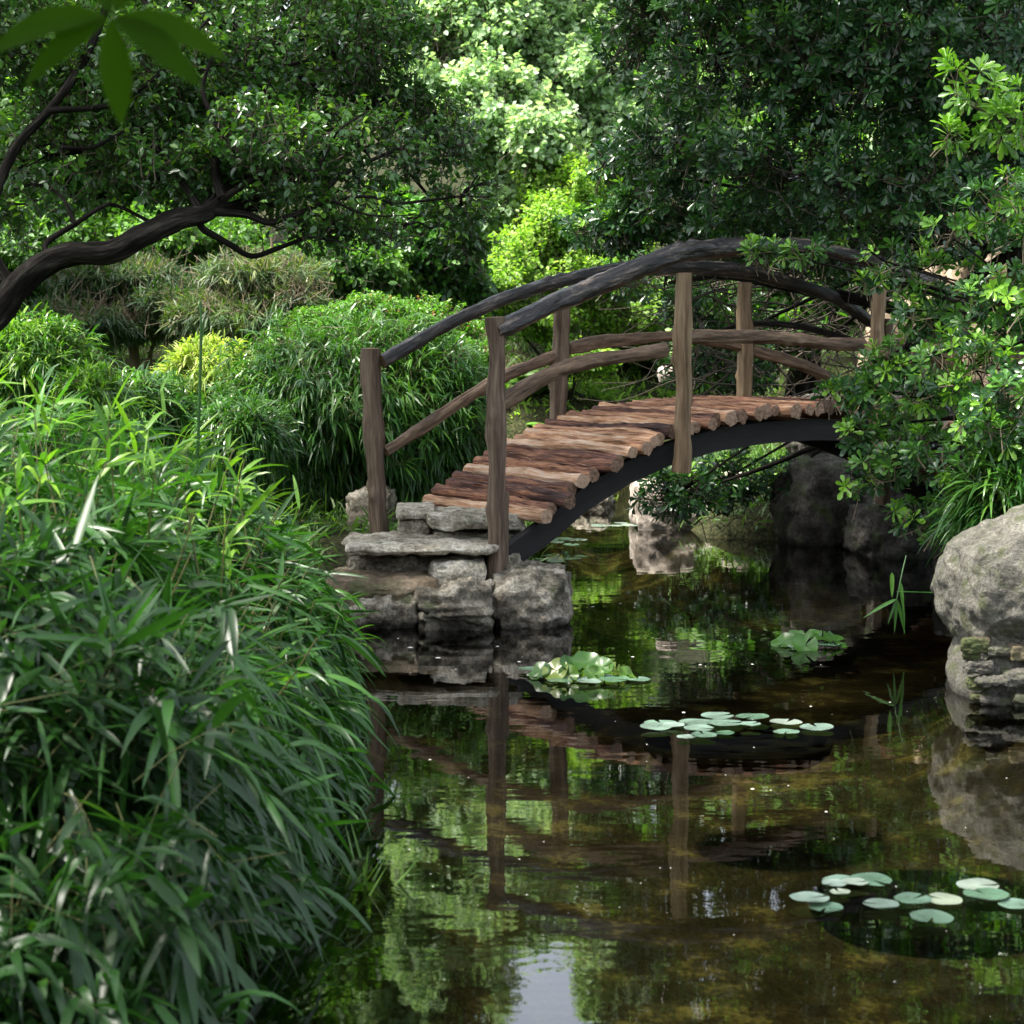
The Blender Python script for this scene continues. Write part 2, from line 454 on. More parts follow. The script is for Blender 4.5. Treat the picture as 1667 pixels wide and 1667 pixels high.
def crown(mL, mT, blobs, n, kind, L=0.03, gap=-0.35, gf=5.0, front=0.6, rmin=0.5, base_r=0.35, var=0.35, up=0.3, twig=0.12, tr=0.0022,
          young=0.06, per=None, aspect=None, zfloor=0.02, dr=1.0):
    p, o, c = sample_blobs(blobs, n, rmin, front, gap, gf)
    k = p[:, 2] > zfloor
    p, o, c = p[k], o[k], c[k]
    n = len(p)
    ax = nrm(o * 0.8 + UP * up + rng.normal(size=(n, 3)) * 0.45)
    tl = twig * rng.uniform(0.6, 1.5, n)[:, None]
    base = p - ax * tl - UP * 0.1 * tl
    mid = (base + p) / 2 + rng.normal(size=(n, 3)) * twig * 0.08
    sticks(mT, base, mid, tr * 1.3, tr); sticks(mT, mid, p, tr, tr * 0.5)
    tip_r = base_r + var * (rng.random(n) - 0.5) * 1.2 + (rng.random(n) < young) * 0.5 + 0.12 * o[:, 2]
    if kind == 'alt':         # leaves set along a twig
        m = per or 7
        for j in range(m):
            t = (j + 0.5) / m
            q = base + (p - base) * (0.25 + 0.8 * t)
            dd = nrm(ax * 0.55 + perp(ax, n) * 1.0 + rng.normal(size=(n, 3)) * 0.25)
            nn = nrm(UP * 0.9 + o * 0.5 + rng.normal(size=(n, 3)) * 0.55)
            l = L * rng.uniform(0.65, 1.25, n)
            leaves(mL, q, dd, nn, l, l * (aspect or 0.5), T_OVAL, 0.12, 0.18, np.clip(tip_r + rng.normal(size=n) * 0.12, 0, 1))
    elif kind == 'rosette':   # whorl of leaves at the twig tip
        m = per or 10
        ph = rng.uniform(0, 6.28, n)
        a = perp(ax, n); b = np.cross(ax, a)
        for j in range(m):
            th = ph + j * 2.4
            open_ = 0.55 + 0.75 * (1 - j / m) + rng.normal(size=n) * 0.12
            rad = a * np.cos(th)[:, None] + b * np.sin(th)[:, None]
            dd = nrm(ax * np.cos(open_)[:, None] + rad * np.sin(open_)[:, None])
            nn = nrm(ax * np.sin(open_)[:, None] - rad * np.cos(open_)[:, None])
            l = L * rng.uniform(0.7, 1.15, n) * (1 - 0.3 * j / m)
            q = p - ax * (0.25 * L * (1 - j / m))[..., None] if False else p - ax * (0.3 * L * (1 - j / m))
            leaves(mL, q, dd, nn, l, l * (aspect or 0.34), T_OBOV, 0.1, 0.12, np.clip(tip_r + rng.normal(size=n) * 0.08 + 0.06 * j / m, 0, 1), 0.0)
    elif kind == 'blade':     # fans of narrow bamboo leaves
        m = per or 5
        for j in range(m):
            sp = perp(ax, n)
            dd = nrm(ax * 0.9 + sp * rng.uniform(0.2, 0.8, n)[:, None] + np.array([0, 0, -0.15]))
            nn = nrm(UP + rng.normal(size=(n, 3)) * 0.4 + o * 0.3)
            l = L * rng.uniform(0.6, 1.2, n)
            q = base + (p - base) * rng.uniform(0.5, 1.05, n)[:, None]
            leaves(mL, q, dd, nn, l, l * (aspect or 0.11), T_BLADE2 if L < 0.16 else T_BLADE, rng.uniform(0.2, 0.7, n) * dr, 0.12,
                   np.clip(tip_r + rng.normal(size=n) * 0.12, 0, 1))
    return p, base, c


def blob(px, py, Y, rx, rz=None, ry=None, w=1):
    """An ellipsoid of crown: centre seen at px,py at depth Y, radii in photo pixels (ry in metres)."""
    a = S(rx, Y); b = S(rz or rx, Y)
    return (P(px, py, Y), (a, ry or a * 0.9, b), w)


def ray_branches(mT, src, targets, r0=0.012, r1=0.004, sag=0.08, seed=0, sides=6):
    """Branches that run from a limb point to crown points."""
    src = np.asarray(src, float)
    for i, t in enumerate(targets):
        t = np.asarray(t, float)
        d = t - src
        mids = [src + d * f + np.array([random.uniform(-1, 1), random.uniform(-1, 1), random.uniform(-1, 1)]) * sag * np.linalg.norm(d) for f in (0.33, 0.66)]
        tube(mT, [src, *mids, t], [r0, (r0 * 2 + r1) / 3, (r0 + 2 * r1) / 3, r1], sides, 4, 0.05, seed=seed + i)


# ------------------------------------------------------------------ rocks
def _sgnpow(x, e):
    return np.sign(x) * np.abs(x) ** e


def rock(mb, c, size, seed=0, box=0.6, rough=0.12, yaw=0.0, res=26, strata=0.0, r=0.5, tilt=0.0, fine=1.0):
    """size = half extents. box 1 = ellipsoid, 0.2 = slab with crisp edges."""
    u = np.linspace(-1, 1, res)
    vs, fs, base = [], [], 0
    for axis in range(3):
        for sg in (-1, 1):
            A, B = np.meshgrid(u, u, indexing='ij')
            q = np.zeros((res * res, 3))
            q[:, axis] = sg
            q[:, (axis + 1) % 3] = A.ravel(); q[:, (axis + 2) % 3] = B.ravel()
            vs.append(q)
            idx = np.arange(res * res).reshape(res, res)
            f = np.stack([idx[:-1, :-1].ravel(), idx[1:, :-1].ravel(), idx[1:, 1:].ravel(), idx[:-1, 1:].ravel()], 1)
            if sg < 0: f = f[:, ::-1]
            fs.append(f + base); base += res * res
    q = np.concatenate(vs)
    sph = nrm(q)
    q = q * (1 - box) + sph * box * 1.0 + sph * box * 0.1
    size = np.asarray(size, float)
    p = q * size
    out = np.empty_like(p)
    sd = Vector((seed * 5.3, seed * 1.7, seed * 3.9))
    ms = float(size.min()) * 1.0 + 0.25 * float(size.max())
    for i in range(len(p)):
        v = Vector(p[i]) / ms * 1.1 + sd
        n = noise.noise(v) * 1.0 + noise.noise(v * 2.3) * 0.5 + (noise.noise(v * 5.1) * 0.34 + noise.noise(v * 11) * 0.2 - abs(noise.noise(v * 3.3)) * 0.5) * fine
        rg = abs(noise.noise(v * 1.6 + Vector((3, 3, 3)))) * 0.8
        st = 0
        if strata:
            st = strata * (abs(noise.noise(Vector((v.x * 0.4, v.y * 0.4, p[i][2] / size[2] * 3.1 + seed)))) * 2 - 0.5)
        out[i] = p[i] + sph[i] * ((n - rg) * rough * ms + st * ms * (1 - abs(sph[i][2])))
    cy, sy = math.cos(yaw), math.sin(yaw)
    ct, st_ = math.cos(tilt), math.sin(tilt)
    out = out @ np.array([[ct, 0, -st_], [0, 1, 0], [st_, 0, ct]])
    out = out @ np.array([[cy, sy, 0], [-sy, cy, 0], [0, 0, 1]])
    mb.add(out + np.asarray(c, float), fs, r)
    return mb


def weld(o):
    import bmesh
    bm = bmesh.new(); bm.from_mesh(o.data)
    bmesh.ops.remove_doubles(bm, verts=bm.verts, dist=0.0005)
    bmesh.ops.recalc_face_normals(bm, faces=bm.faces)
    bm.to_mesh(o.data); bm.free()


def stone(name, c, size, mat, label=None, cat=None, group=None, parent=None, **kw):
    o = rock(MB(), c, size, **kw)
    if parent is None:
        o = o.build(name, mat, origin=(c[0], c[1], c[2]))
        tag(o, label, cat, group)
    else:
        o = o.build(name, mat, parent)
    weld(o)
    return o


# ------------------------------------------------------------------ pond outline and terrain
POND = np.array([(-0.78, 1.0), (-0.8, 4), (-0.78, 7), (-0.85, 9.0), (-0.6, 9.75), (0.1, 9.75), (0.25, 10.2), (0.1, 11.5), (0.1, 13),
                 (0.1, 15), (0.2, 17), (0.5, 19.5), (1.2, 19.5), (1.45, 17), (1.15, 14.6), (1.3, 13.5), (2.3, 13.2), (3.1, 12.4), (3.0, 10.5),
                 (2.3, 9.0), (1.95, 8.0), (2.0, 7.0), (3.0, 6.3), (3.6, 4), (3.4, 1.0), (1.5, 0.4)])


def pond_sd(x, y):
    """Signed distance to the shore, negative over water."""
    x = x.ravel(); y = y.ravel()
    A = POND; B = np.roll(POND, -1, 0)
    dmin = np.full(len(x), 1e9); ins = np.zeros(len(x), bool)
    for a, b in zip(A, B):
        e = b - a
        t = np.clip(((x - a[0]) * e[0] + (y - a[1]) * e[1]) / (e @ e), 0, 1)
        dmin = np.minimum(dmin, np.hypot(x - a[0] - t * e[0], y - a[1] - t * e[1]))
        c = ((a[1] > y) != (b[1] > y))
        with np.errstate(divide='ignore', invalid='ignore'):
            xi = (b[0] - a[0]) * (y - a[1]) / (b[1] - a[1] if b[1] != a[1] else 1e-9) + a[0]
        ins ^= c & (x < xi)
    return np.where(ins, -dmin, dmin)


def ground_z(x, y):
    sd = pond_sd(x, y)
    p = np.stack([x.ravel(), y.ravel(), np.zeros(x.size)], 1)
    z = np.where(sd < 0, -0.42 * (1 - np.exp(sd * 3.5)), 0.0)
    bank = 0.16 * (1 - np.exp(-np.maximum(sd, 0) * 6)) + 0.1 * np.clip(sd, 0, 6)
    z = np.where(sd >= 0, bank, z)
    y_ = y.ravel(); x_ = x.ravel()
    hill = np.clip(y_ - 19, 0, 40) * 0.22 + np.clip(np.abs(x_ - 0.5) - 5, 0, 30) * 0.12
    z = z + np.where(sd > 0, hill * np.clip(sd / 3, 0, 1), 0)
    z += (0.025 + 0.1 * np.clip(sd / 6, 0, 1)) * snoise(p, 1.8) * np.where(sd > 0, 1, 0.5)
    return z


def axis_lines(lo, a, b, hi, fine, n):
    g = np.arange(a, b, fine)
    L = a - np.geomspace(fine * 1.5, a - lo, n)[::-1]
    R = b + np.geomspace(fine * 0.5, hi - b, n)
    return np.concatenate([L, g, R])


xs = axis_lines(-120, -5, 6, 120, 0.09, 28)
ys = axis_lines(-60, 0, 22, 200, 0.1, 30)
X, Y = np.meshgrid(xs, ys, indexing='ij')
Z = ground_z(X, Y).reshape(X.shape)
nx, ny = X.shape
idx = np.arange(nx * ny).reshape(nx, ny)
gf = np.stack([idx[:-1, :-1].ravel(), idx[1:, :-1].ravel(), idx[1:, 1:].ravel(), idx[:-1, 1:].ravel()], 1)
gm, nt, out = newmat('ground_soil')
L_ = nt.links.new
ge = N(nt, 'ShaderNodeNewGeometry')
n1 = N(nt, 'ShaderNodeTexNoise'); n1.inputs['Scale'].default_value = 3.2; n1.inputs['Detail'].default_value = 8
n2 = N(nt, 'ShaderNodeTexNoise'); n2.inputs['Scale'].default_value = 24; n2.inputs['Detail'].default_value = 6
n3 = N(nt, 'ShaderNodeTexNoise'); n3.inputs['Scale'].default_value = 1.3; n3.inputs['Detail'].default_value = 3
mp = N(nt, 'ShaderNodeMapping'); mp.inputs['Scale'].default_value = (1.9, 1.5, 1)
L_(ge.outputs['Position'], mp.inputs[0])
for n in (n1, n2, n3): L_(mp.outputs[0], n.inputs['Vector'])
# land: brown soil and litter; pond bed: brown silt with yellow algae patches
land = ramp(nt, [(0.35, (0.012, 0.014, 0.006)), (0.55, (0.035, 0.04, 0.016)), (0.7, (0.08, 0.07, 0.035))]); L_(n2.outputs['Fac'], land.inputs[0])
bed = ramp(nt, [(0.46, (0.055, 0.047, 0.027)), (0.59, (0.12, 0.102, 0.055)), (0.65, (0.32, 0.28, 0.11)), (0.76, (0.52, 0.47, 0.22))])
ma = N(nt, 'ShaderNodeMath', operation='MULTIPLY_ADD'); ma.inputs[1].default_value = 0.28; L_(n2.outputs['Fac'], ma.inputs[0])
mb_ = N(nt, 'ShaderNodeMath', operation='MULTIPLY_ADD'); mb_.inputs[1].default_value = 0.75; L_(n1.outputs['Fac'], mb_.inputs[0])
mc = N(nt, 'ShaderNodeMath', operation='MULTIPLY_ADD'); mc.inputs[1].default_value = 0.3; mc.inputs[2].default_value = -0.14; L_(n3.outputs['Fac'], mc.inputs[0])
L_(mc.outputs[0], mb_.inputs[2]); L_(mb_.outputs[0], ma.inputs[2]); L_(ma.outputs[0], bed.inputs[0])
sx = N(nt, 'ShaderNodeSeparateXYZ'); L_(ge.outputs['Position'], sx.inputs[0])
mr = N(nt, 'ShaderNodeMapRange'); mr.inputs[1].default_value = -0.08; mr.inputs[2].default_value = 0.02; L_(sx.outputs['Z'], mr.inputs[0])
mx = N(nt, 'ShaderNodeMix', data_type='RGBA'); L_(mr.outputs[0], mx.inputs[0]); L_(bed.outputs[0], mx.inputs[6]); L_(land.outputs[0], mx.inputs[7])
b = N(nt, 'ShaderNodeBsdfPrincipled'); b.inputs['Roughness'].default_value = 0.95; b.inputs['Specular IOR Level'].default_value = 0.1
L_(mx.outputs[2], b.inputs['Base Color'])
bp = N(nt, 'ShaderNodeBump'); bp.inputs['Strength'].default_value = 0.7; bp.inputs['Distance'].default_value = 0.05
L_(n2.outputs['Fac'], bp.inputs['Height']); L_(bp.outputs[0], b.inputs['Normal']); L_(b.outputs[0], out.inputs[0])
tag(MB().add(np.stack([X.ravel(), Y.ravel(), Z.ravel()], 1), [gf]).build('ground', gm, origin=(0, 0, 0)), kind='structure')

# water sheet
wm, nt, out = newmat('pond_water')
L_ = nt.links.new
ge = N(nt, 'ShaderNodeNewGeometry')
mp = N(nt, 'ShaderNodeMapping'); mp.inputs['Scale'].default_value = (1.0, 1.7, 1)
L_(ge.outputs['Position'], mp.inputs[0])
w1 = N(nt, 'ShaderNodeTexNoise'); w1.inputs['Scale'].default_value = 3.0; w1.inputs['Detail'].default_value = 2
w2 = N(nt, 'ShaderNodeTexNoise'); w2.inputs['Scale'].default_value = 17; w2.inputs['Detail'].default_value = 2
L_(mp.outputs[0], w1.inputs['Vector']); L_(mp.outputs[0], w2.inputs['Vector'])
hs = N(nt, 'ShaderNodeMath', operation='MULTIPLY_ADD'); hs.inputs[1].default_value = 0.10; L_(w2.outputs['Fac'], hs.inputs[0]); L_(w1.outputs['Fac'], hs.inputs[2])
last = hs
for (rx, ry, fr, dec, amp) in ((0.08, 4.25, 120, 4.5, 0.035), (0.55, 8.0, 90, 3.0, 0.03), (-0.08, 7.4, 90, 6.0, 0.03)):
    dn = N(nt, 'ShaderNodeVectorMath', operation='DISTANCE'); dn.inputs[1].default_value = (rx, ry, 0)
    L_(ge.outputs['Position'], dn.inputs[0])
    m1 = N(nt, 'ShaderNodeMath', operation='MULTIPLY'); m1.inputs[1].default_value = fr; L_(dn.outputs['Value'], m1.inputs[0])
    m2 = N(nt, 'ShaderNodeMath', operation='SINE'); L_(m1.outputs[0], m2.inputs[0])
    m3 = N(nt, 'ShaderNodeMath', operation='MULTIPLY'); m3.inputs[1].default_value = -dec; L_(dn.outputs['Value'], m3.inputs[0])
    m4 = N(nt, 'ShaderNodeMath', operation='EXPONENT'); L_(m3.outputs[0], m4.inputs[0])
    m5 = N(nt, 'ShaderNodeMath', operation='MULTIPLY'); L_(m2.outputs[0], m5.inputs[0]); L_(m4.outputs[0], m5.inputs[1])
    m6 = N(nt, 'ShaderNodeMath', operation='MULTIPLY_ADD'); m6.inputs[1].default_value = amp; L_(m5.outputs[0], m6.inputs[0]); L_(last.outputs[0], m6.inputs[2])
    last = m6
bp = N(nt, 'ShaderNodeBump'); bp.inputs['Strength'].default_value = 1.0; bp.inputs['Distance'].default_value = 0.0009
L_(last.outputs[0], bp.inputs['Height'])
fr = N(nt, 'ShaderNodeFresnel'); fr.inputs['IOR'].default_value = 1.45; L_(bp.outputs[0], fr.inputs['Normal'])
gl = N(nt, 'ShaderNodeBsdfGlossy'); gl.inputs['Roughness'].default_value = 0.012; L_(bp.outputs[0], gl.inputs['Normal'])
gl.inputs['Color'].default_value = (1, 1, 1, 1)
tr = N(nt, 'ShaderNodeBsdfTransparent'); tr.inputs['Color'].default_value = (0.32, 0.315, 0.23, 1)
ms = N(nt, 'ShaderNodeMixShader'); L_(fr.outputs[0], ms.inputs[0]); L_(tr.outputs[0], ms.inputs[1]); L_(gl.outputs[0], ms.inputs[2])
L_(ms.outputs[0], out.inputs[0])
gx, gy = np.meshgrid(np.linspace(-1.6, 4.4, 31), np.linspace(-0.2, 20.4, 61), indexing='ij')
idx = np.arange(gx.size).reshape(gx.shape)
wf = np.stack([idx[:-1, :-1].ravel(), idx[1:, :-1].ravel(), idx[1:, 1:].ravel(), idx[:-1, 1:].ravel()], 1)
tag(MB().add(np.stack([gx.ravel(), gy.ravel(), np.zeros(gx.size)], 1), [wf]).build('pond_water', wm, origin=(0, 0, 0)), kind='structure')

# ------------------------------------------------------------------ bridge
BA = np.array([-0.106, 9.72, 0]); BU = np.array([0.83, 0.5577, 0]); BV = np.array([-0.5577, 0.83, 0]); BW = 1.02


def B(t, s, z):
    return BA + BU * t + BV * s + UP * z


DT = [(-0.2, 0.20), (0.12, 0.43), (0.30, 0.525), (0.56, 0.69), (0.82, 0.81), (1.1, 0.90), (1.4, 0.96), (1.75, 0.993), (2.1, 1.0), (2.5, 0.985), (2.9, 0.92), (3.3, 0.80), (3.7, 0.63), (4.0, 0.47), (4.3, 0.3)]
DTt = [a for a, _ in DT]; DTz = [b for _, b in DT]
deckz = lambda t: float(np.interp(t, DTt, DTz))

bridge = empty('footbridge', (BA[0], BA[1], 0), 'rustic arched log footbridge with bent branch rails crossing the pond from the stone steps', 'footbridge')
# logs across the deck
t = 0.27; i = 0
arc = []
while t < 4.15:
    sl = (deckz(t + 0.05) - deckz(t - 0.05)) / 0.1
    rr = random.uniform(0.031, 0.041)
    arc.append((t, rr))
    t += rr * 2.2 / math.sqrt(1 + sl * sl)
for i, (t, rr) in enumerate(arc):
    z = deckz(t) - rr * 0.95
    s0, s1 = -0.02 - random.uniform(0, 0.10), BW + random.uniform(-0.02, 0.05)
    dt = random.uniform(-0.02, 0.02)
    k = 5
    pts = [B(t + dt * (f - 0.5) + random.uniform(-0.006, 0.006), s0 + (s1 - s0) * f, z + random.uniform(-0.009, 0.011)) for f in np.linspace(0, 1, k)]
    m = MB(); cap = (MB(), MB())
    rv = random.random()
    tube(m, pts, [rr * random.uniform(0.9, 1.1) for _ in range(k)], 18, 14, 0.13, 0.2, seed=i + 3, capmb=cap, knots=2, r=rv, nf=11, along=0.10)
    # loose strips of bark that lift off the log
    for q in range(7):
        f0 = random.uniform(0.02, 0.8); ln = random.uniform(0.08, 0.3)
        c0 = np.array(B(t, s0 + (s1 - s0) * f0, z)); th = random.uniform(-1.0, 1.0)
        off = BU * math.sin(th) * rr * 1.08 + UP * math.cos(th) * rr * 1.08
        pp = np.array([c0 + off + BV * ln * g + UP * (0.004 + 0.012 * g * random.random()) + BU * random.uniform(-.008, .008) * g for g in (0, 0.33, 0.66, 1)])
        wv = np.array([0.002, random.uniform(0.004, 0.009), random.uniform(0.004, 0.008), 0.001])
        v = np.vstack([pp + BU * wv[:, None], pp - BU * wv[:, None]])
        m.add(v, [np.array([(a, a + 1, a + 5, a + 4) for a in range(3)])], min(1, rv * 0.6 + random.random() * 0.5), np.c_[np.tile(np.arange(4) * 0.03, 2)[:, None] * 0 + i + q * 0.37, np.repeat([0, .02], 4)[:, None], np.tile(np.arange(4), 2)[:, None] * 0.01])
    lg = m.build('deck_log', M['deck'], bridge)
    for cp in cap: cp.build('cut_end', M['endgrain'], lg)
# curved girders under the log ends
for s in (0.02, BW - 0.06):
    m = MB()
    ts = np.linspace(-0.22, 4.35, 60)
    vs = []; gs = []
    for t in ts:
        zt = deckz(t) - 0.095
        slp = (deckz(t + .04) - deckz(t - .04)) / .08
        dpt = 0.115 * math.sqrt(1 + slp * slp)
        for (ds, dz) in ((0, 0), (0.055, 0), (0.055, -dpt), (0, -dpt)):
            vs.append(B(t, s + ds, zt + dz)); gs.append((ds, dz, t * 0.2))
    f = []
    for i in range(len(ts) - 1):
        for j in range(4):
            f.append((i * 4 + j, i * 4 + (j + 1) % 4, (i + 1) * 4 + (j + 1) % 4, (i + 1) * 4 + j))
    n_ = len(ts) * 4
    f += [(0, 1, 2, 3), (n_ - 1, n_ - 2, n_ - 3, n_ - 4)]
    m.add(np.array(vs), [np.array(f)], 0.5, np.array(gs)).build('girder', M['steel'], bridge, smooth=False)
# posts: (t, s, foot z, top z, radius, lean)
NS, FS = -0.055, BW + 0.03
posts = [(0.0, NS, 0.17, 1.44, 0.042, 'post', 0), (1.118, NS - 0.02, 0.66, 1.665, 0.043, 'post_pale', 0.0), (2.466, NS - 0.02, 0.72, 1.72, 0.037, 'post_pale', 0),
         (3.62, NS, 0.3, 1.5, 0.042, 'post', 0),
         (0.0, FS, 0.27, 1.285, 0.05, 'post', -0.05), (1.13, FS, 0.68, 1.60, 0.043, 'post', 0.03), (2.48, FS, 0.78, 1.66, 0.042, 'post_pale', 0), (3.62, FS, 0.3, 1.45, 0.042, 'post', 0)]
for i, (t, s, z0, z1, rr, mt, lean) in enumerate(posts):
    m = MB(); cap = (MB(), MB())
    fs_ = np.linspace(0, 1, 8)
    pts = [B(t, s, z0 + (z1 - z0) * f) + np.array([lean * f, 0, 0]) + np.array([random.uniform(-.006, .006), random.uniform(-.006, .006), 0]) for f in fs_]
    kk = {0: 5, 4: 2, 5: 5}.get(i, 2)
    rs = [rr * random.uniform(0.92, 1.1) for _ in fs_]
    if i == 0: rs[5] *= 1.05; rs[4] *= 1.25; rs[3] *= 0.95
    if i == 5: rs[4] *= 1.3; rs[3] *= 1.1
    if i == 1: rs[0] *= 1.15
    tube(m, pts, rs, 22, 9, 0.1, 0.2, seed=40 + i, capmb=cap, knots=kk, nf=12, along=0.07, r=0.5)
    po = m.build('post', M[mt], bridge)
    for cp in cap: cp.build('cut_end', M['endgrain'], po)
# second upright tied beside the near post
m = MB()
tube(m, [B(0.06, NS + 0.075, 0.2), B(0.075, NS + 0.07, 0.40), B(0.09, NS + 0.075, 0.60)], [0.04, 0.037, 0.03], 16, 8, 0.12, 0.2, seed=61, along=0.07)
m.build('brace', M['post'], bridge)


def rail(name, pts, rr, mat, seed, knots=6, lab=None):
    m = MB(); cap = (MB(), MB())
    n_ = len(pts)
    tube(m, pts, [rr[0] + (rr[1] - rr[0]) * i / (n_ - 1) + random.uniform(-0.1, 0.1) * rr[0] for i in range(n_)], 28, 18, 0.11, 0.16, seed=seed, capmb=cap, knots=knots * 2, wob=0.008, along=0.2, nf=12)
    o = m.build(name, mat, bridge)
    if lab: o['label'] = lab
    for cp in cap: cp.build('cut_end', M['endgrain'], o)
    return o


# rail points from the photo: px,py on the near / far side line
def on_side(px, py, s):
    k = (px - 833.5) / F
    a = BA + BV * s
    t = 0.0
    for _ in range(30):   # solve for the place along the bridge seen at this column
        w = a + BU * t
        cyv = -(py - 833.5) / F
        dy = math.cos(PITCH) - math.sin(PITCH) * cyv
        e = w[0] - k * w[1] / dy
        t -= e / (BU[0] - k * BU[1])
    return P(px, py, (a + BU * t)[1])


rail('top_rail', [on_side(x, y, NS) for x, y in ((806, 540), (870, 510), (930, 482), (990, 456), (1050, 432), (1100, 416), (1160, 406), (1240, 400), (1330, 405), (1420, 425), (1510, 462), (1600, 520))],
     (0.049, 0.041), M['rail_black'], 71, 9, 'thick blackened near top rail')
rail('top_rail', [on_side(x, y, FS) for x, y in ((622, 589), (690, 549), (750, 517), (820, 487), (900, 461), (960, 447), (1040, 437), (1130, 436), (1215, 443), (1290, 462), (1360, 487), (1420, 525))],
     (0.036, 0.04), M['rail_black'], 72, 5, 'thinner blackened far top rail')
rail('middle_rail', [on_side(x, y, NS) for x, y in ((806, 664), (862, 628), (905, 605), (960, 588), (1020, 578), (1082, 570))], (0.039, 0.032), M['rail_brown'], 73, 3)
rail('middle_rail', [on_side(x, y, NS) for x, y in ((1106, 551), (1160, 549), (1220, 549), (1290, 552), (1350, 560), (1404, 562))], (0.037, 0.03), M['rail_brown'], 74, 3)
rail('middle_rail', [on_side(x, y, NS) for x, y in ((1414, 566), (1470, 590), (1530, 625), (1600, 680))], (0.038, 0.035), M['rail_brown'], 78, 2)
rail('middle_rail', [on_side(x, y, FS) for x, y in ((628, 736), (700, 688), (760, 648), (820, 615), (870, 593), (905, 580))], (0.029, 0.034), M['rail_brown'], 75, 4)
rail('middle_rail', [on_side(x, y, FS) for x, y in ((925, 567), (980, 556), (1040, 551), (1110, 549), (1160, 555), (1208, 566))], (0.034, 0.03), M['rail_brown'], 76, 4)
rail('middle_rail', [on_side(x, y, FS) for x, y in ((1225, 570), (1270, 583), (1320, 600), (1380, 628))], (0.034, 0.032), M['rail_brown'], 77, 2)

# ------------------------------------------------------------------ stone steps at the bridge foot
steps = empty('stone_steps', (-0.45, 9.9, 0.0), 'rough limestone slab steps leading up to the near end of the log bridge', 'steps')


def slab(name, px0, px1, pyt, pyb, Yf, depth, mat, seed, yaw=0.0, parent=steps, box=0.22, rough=0.09, tilt=0, strata=0.0, **kw):
    a = P((px0 + px1) / 2, pyt, Yf); bz = P((px0 + px1) / 2, pyb, Yf)[2]
    hx = S((px1 - px0) / 2, Yf); hz = (a[2] - bz) / 2
    c = (a[0], Yf + depth / 2, (a[2] + bz) / 2)
    return stone(name, c, (hx, depth / 2, hz), mat, parent=parent, seed=seed, yaw=yaw, box=box, rough=rough, tilt=tilt, strata=strata, **kw)


slab('tread_stone', 687, 850, 838, 866, 9.9, 0.55, M['lime_slab'], 1, 0.10, rough=0.14)
slab('tread_stone', 640, 706, 830, 846, 10.05, 0.5, M['lime_slab'], 2, 0.05)
slab('riser_stone', 646, 700, 846, 872, 10.1, 0.4, M['lime_slab'], 3, rough=0.12)
slab('riser_stone', 700, 850, 866, 900, 10.0, 0.45, M['base_rock'], 4, rough=0.14)
slab('tread_stone', 549, 812, 889, 906, 9.5, 0.75, M['lime_slab'], 5, 0.08, rough=0.16)
slab('riser_stone', 560, 610, 905, 950, 9.75, 0.4, M['base_rock'], 6, rough=0.2, box=0.5)
slab('riser_stone', 596, 705, 906, 950, 9.7, 0.4, M['base_rock'], 7, rough=0.22, box=0.5)
slab('riser_stone', 694, 790, 914, 958, 9.5, 0.4, M['lime_slab'], 8, 0.06, rough=0.12, box=0.3)
slab('riser_stone', 785, 850, 900, 960, 9.75, 0.4, M['base_rock'], 9, rough=0.15, box=0.5)
slab('landing_stone', 520, 720, 944, 985, 9.35, 0.62, M['cliff'], 10, 0.0, rough=0.12, box=0.3)


def shore(px0, px1, pyt, pyb, Yf, depth, mat, seed, label, yaw=0.0, box=0.5, rough=0.2, cat='rock', group=None, name='shore_rock', **kw):
    a = P((px0 + px1) / 2, pyt, Yf); bz = P((px0 + px1) / 2, pyb, Yf)[2]
    c = ((a[0]), Yf + depth / 2, (a[2] + bz) / 2)
    return stone(name, c, (S((px1 - px0) / 2, Yf), depth / 2, (a[2] - bz) / 2), mat, label, cat, group, seed=seed, yaw=yaw, box=box, rough=rough, **kw)


shore(560, 682, 960, 1050, 9.3, 0.5, M['base_rock'], 11, 'dark rounded shore rock at the left end of the row below the steps', box=0.55)
shore(672, 806, 956, 1045, 9.2, 0.6, M['base_rock'], 12, 'long pale topped shore rock with dark undercut front directly below the stone steps', box=0.45, rough=0.24, strata=0.15)
shore(788, 930, 935, 1050, 9.3, 0.75, M['base_rock'], 13, 'rounded mottled grey rock that carries the front bridge post', box=0.62, rough=0.22)
shore(470, 585, 962, 1050, 9.3, 0.5, M['cliff'], 14, 'brown bank rock half hidden behind the bamboo leaf tips', box=0.5)
shore(930, 1002, 795, 850, 15.6, 0.9, M['base_rock'], 15, 'dark low rock at the water edge far under the bridge', box=0.5)
shore(560, 640, 800, 905, 11.2, 0.7, M['base_rock'], 16, 'dark shaded rock behind the far end post of the steps', box=0.6)
shore(760, 862, 850, 915, 12.6, 0.6, M['base_rock'], 17, 'dark bank rock under the bridge beside the green water', box=0.55)

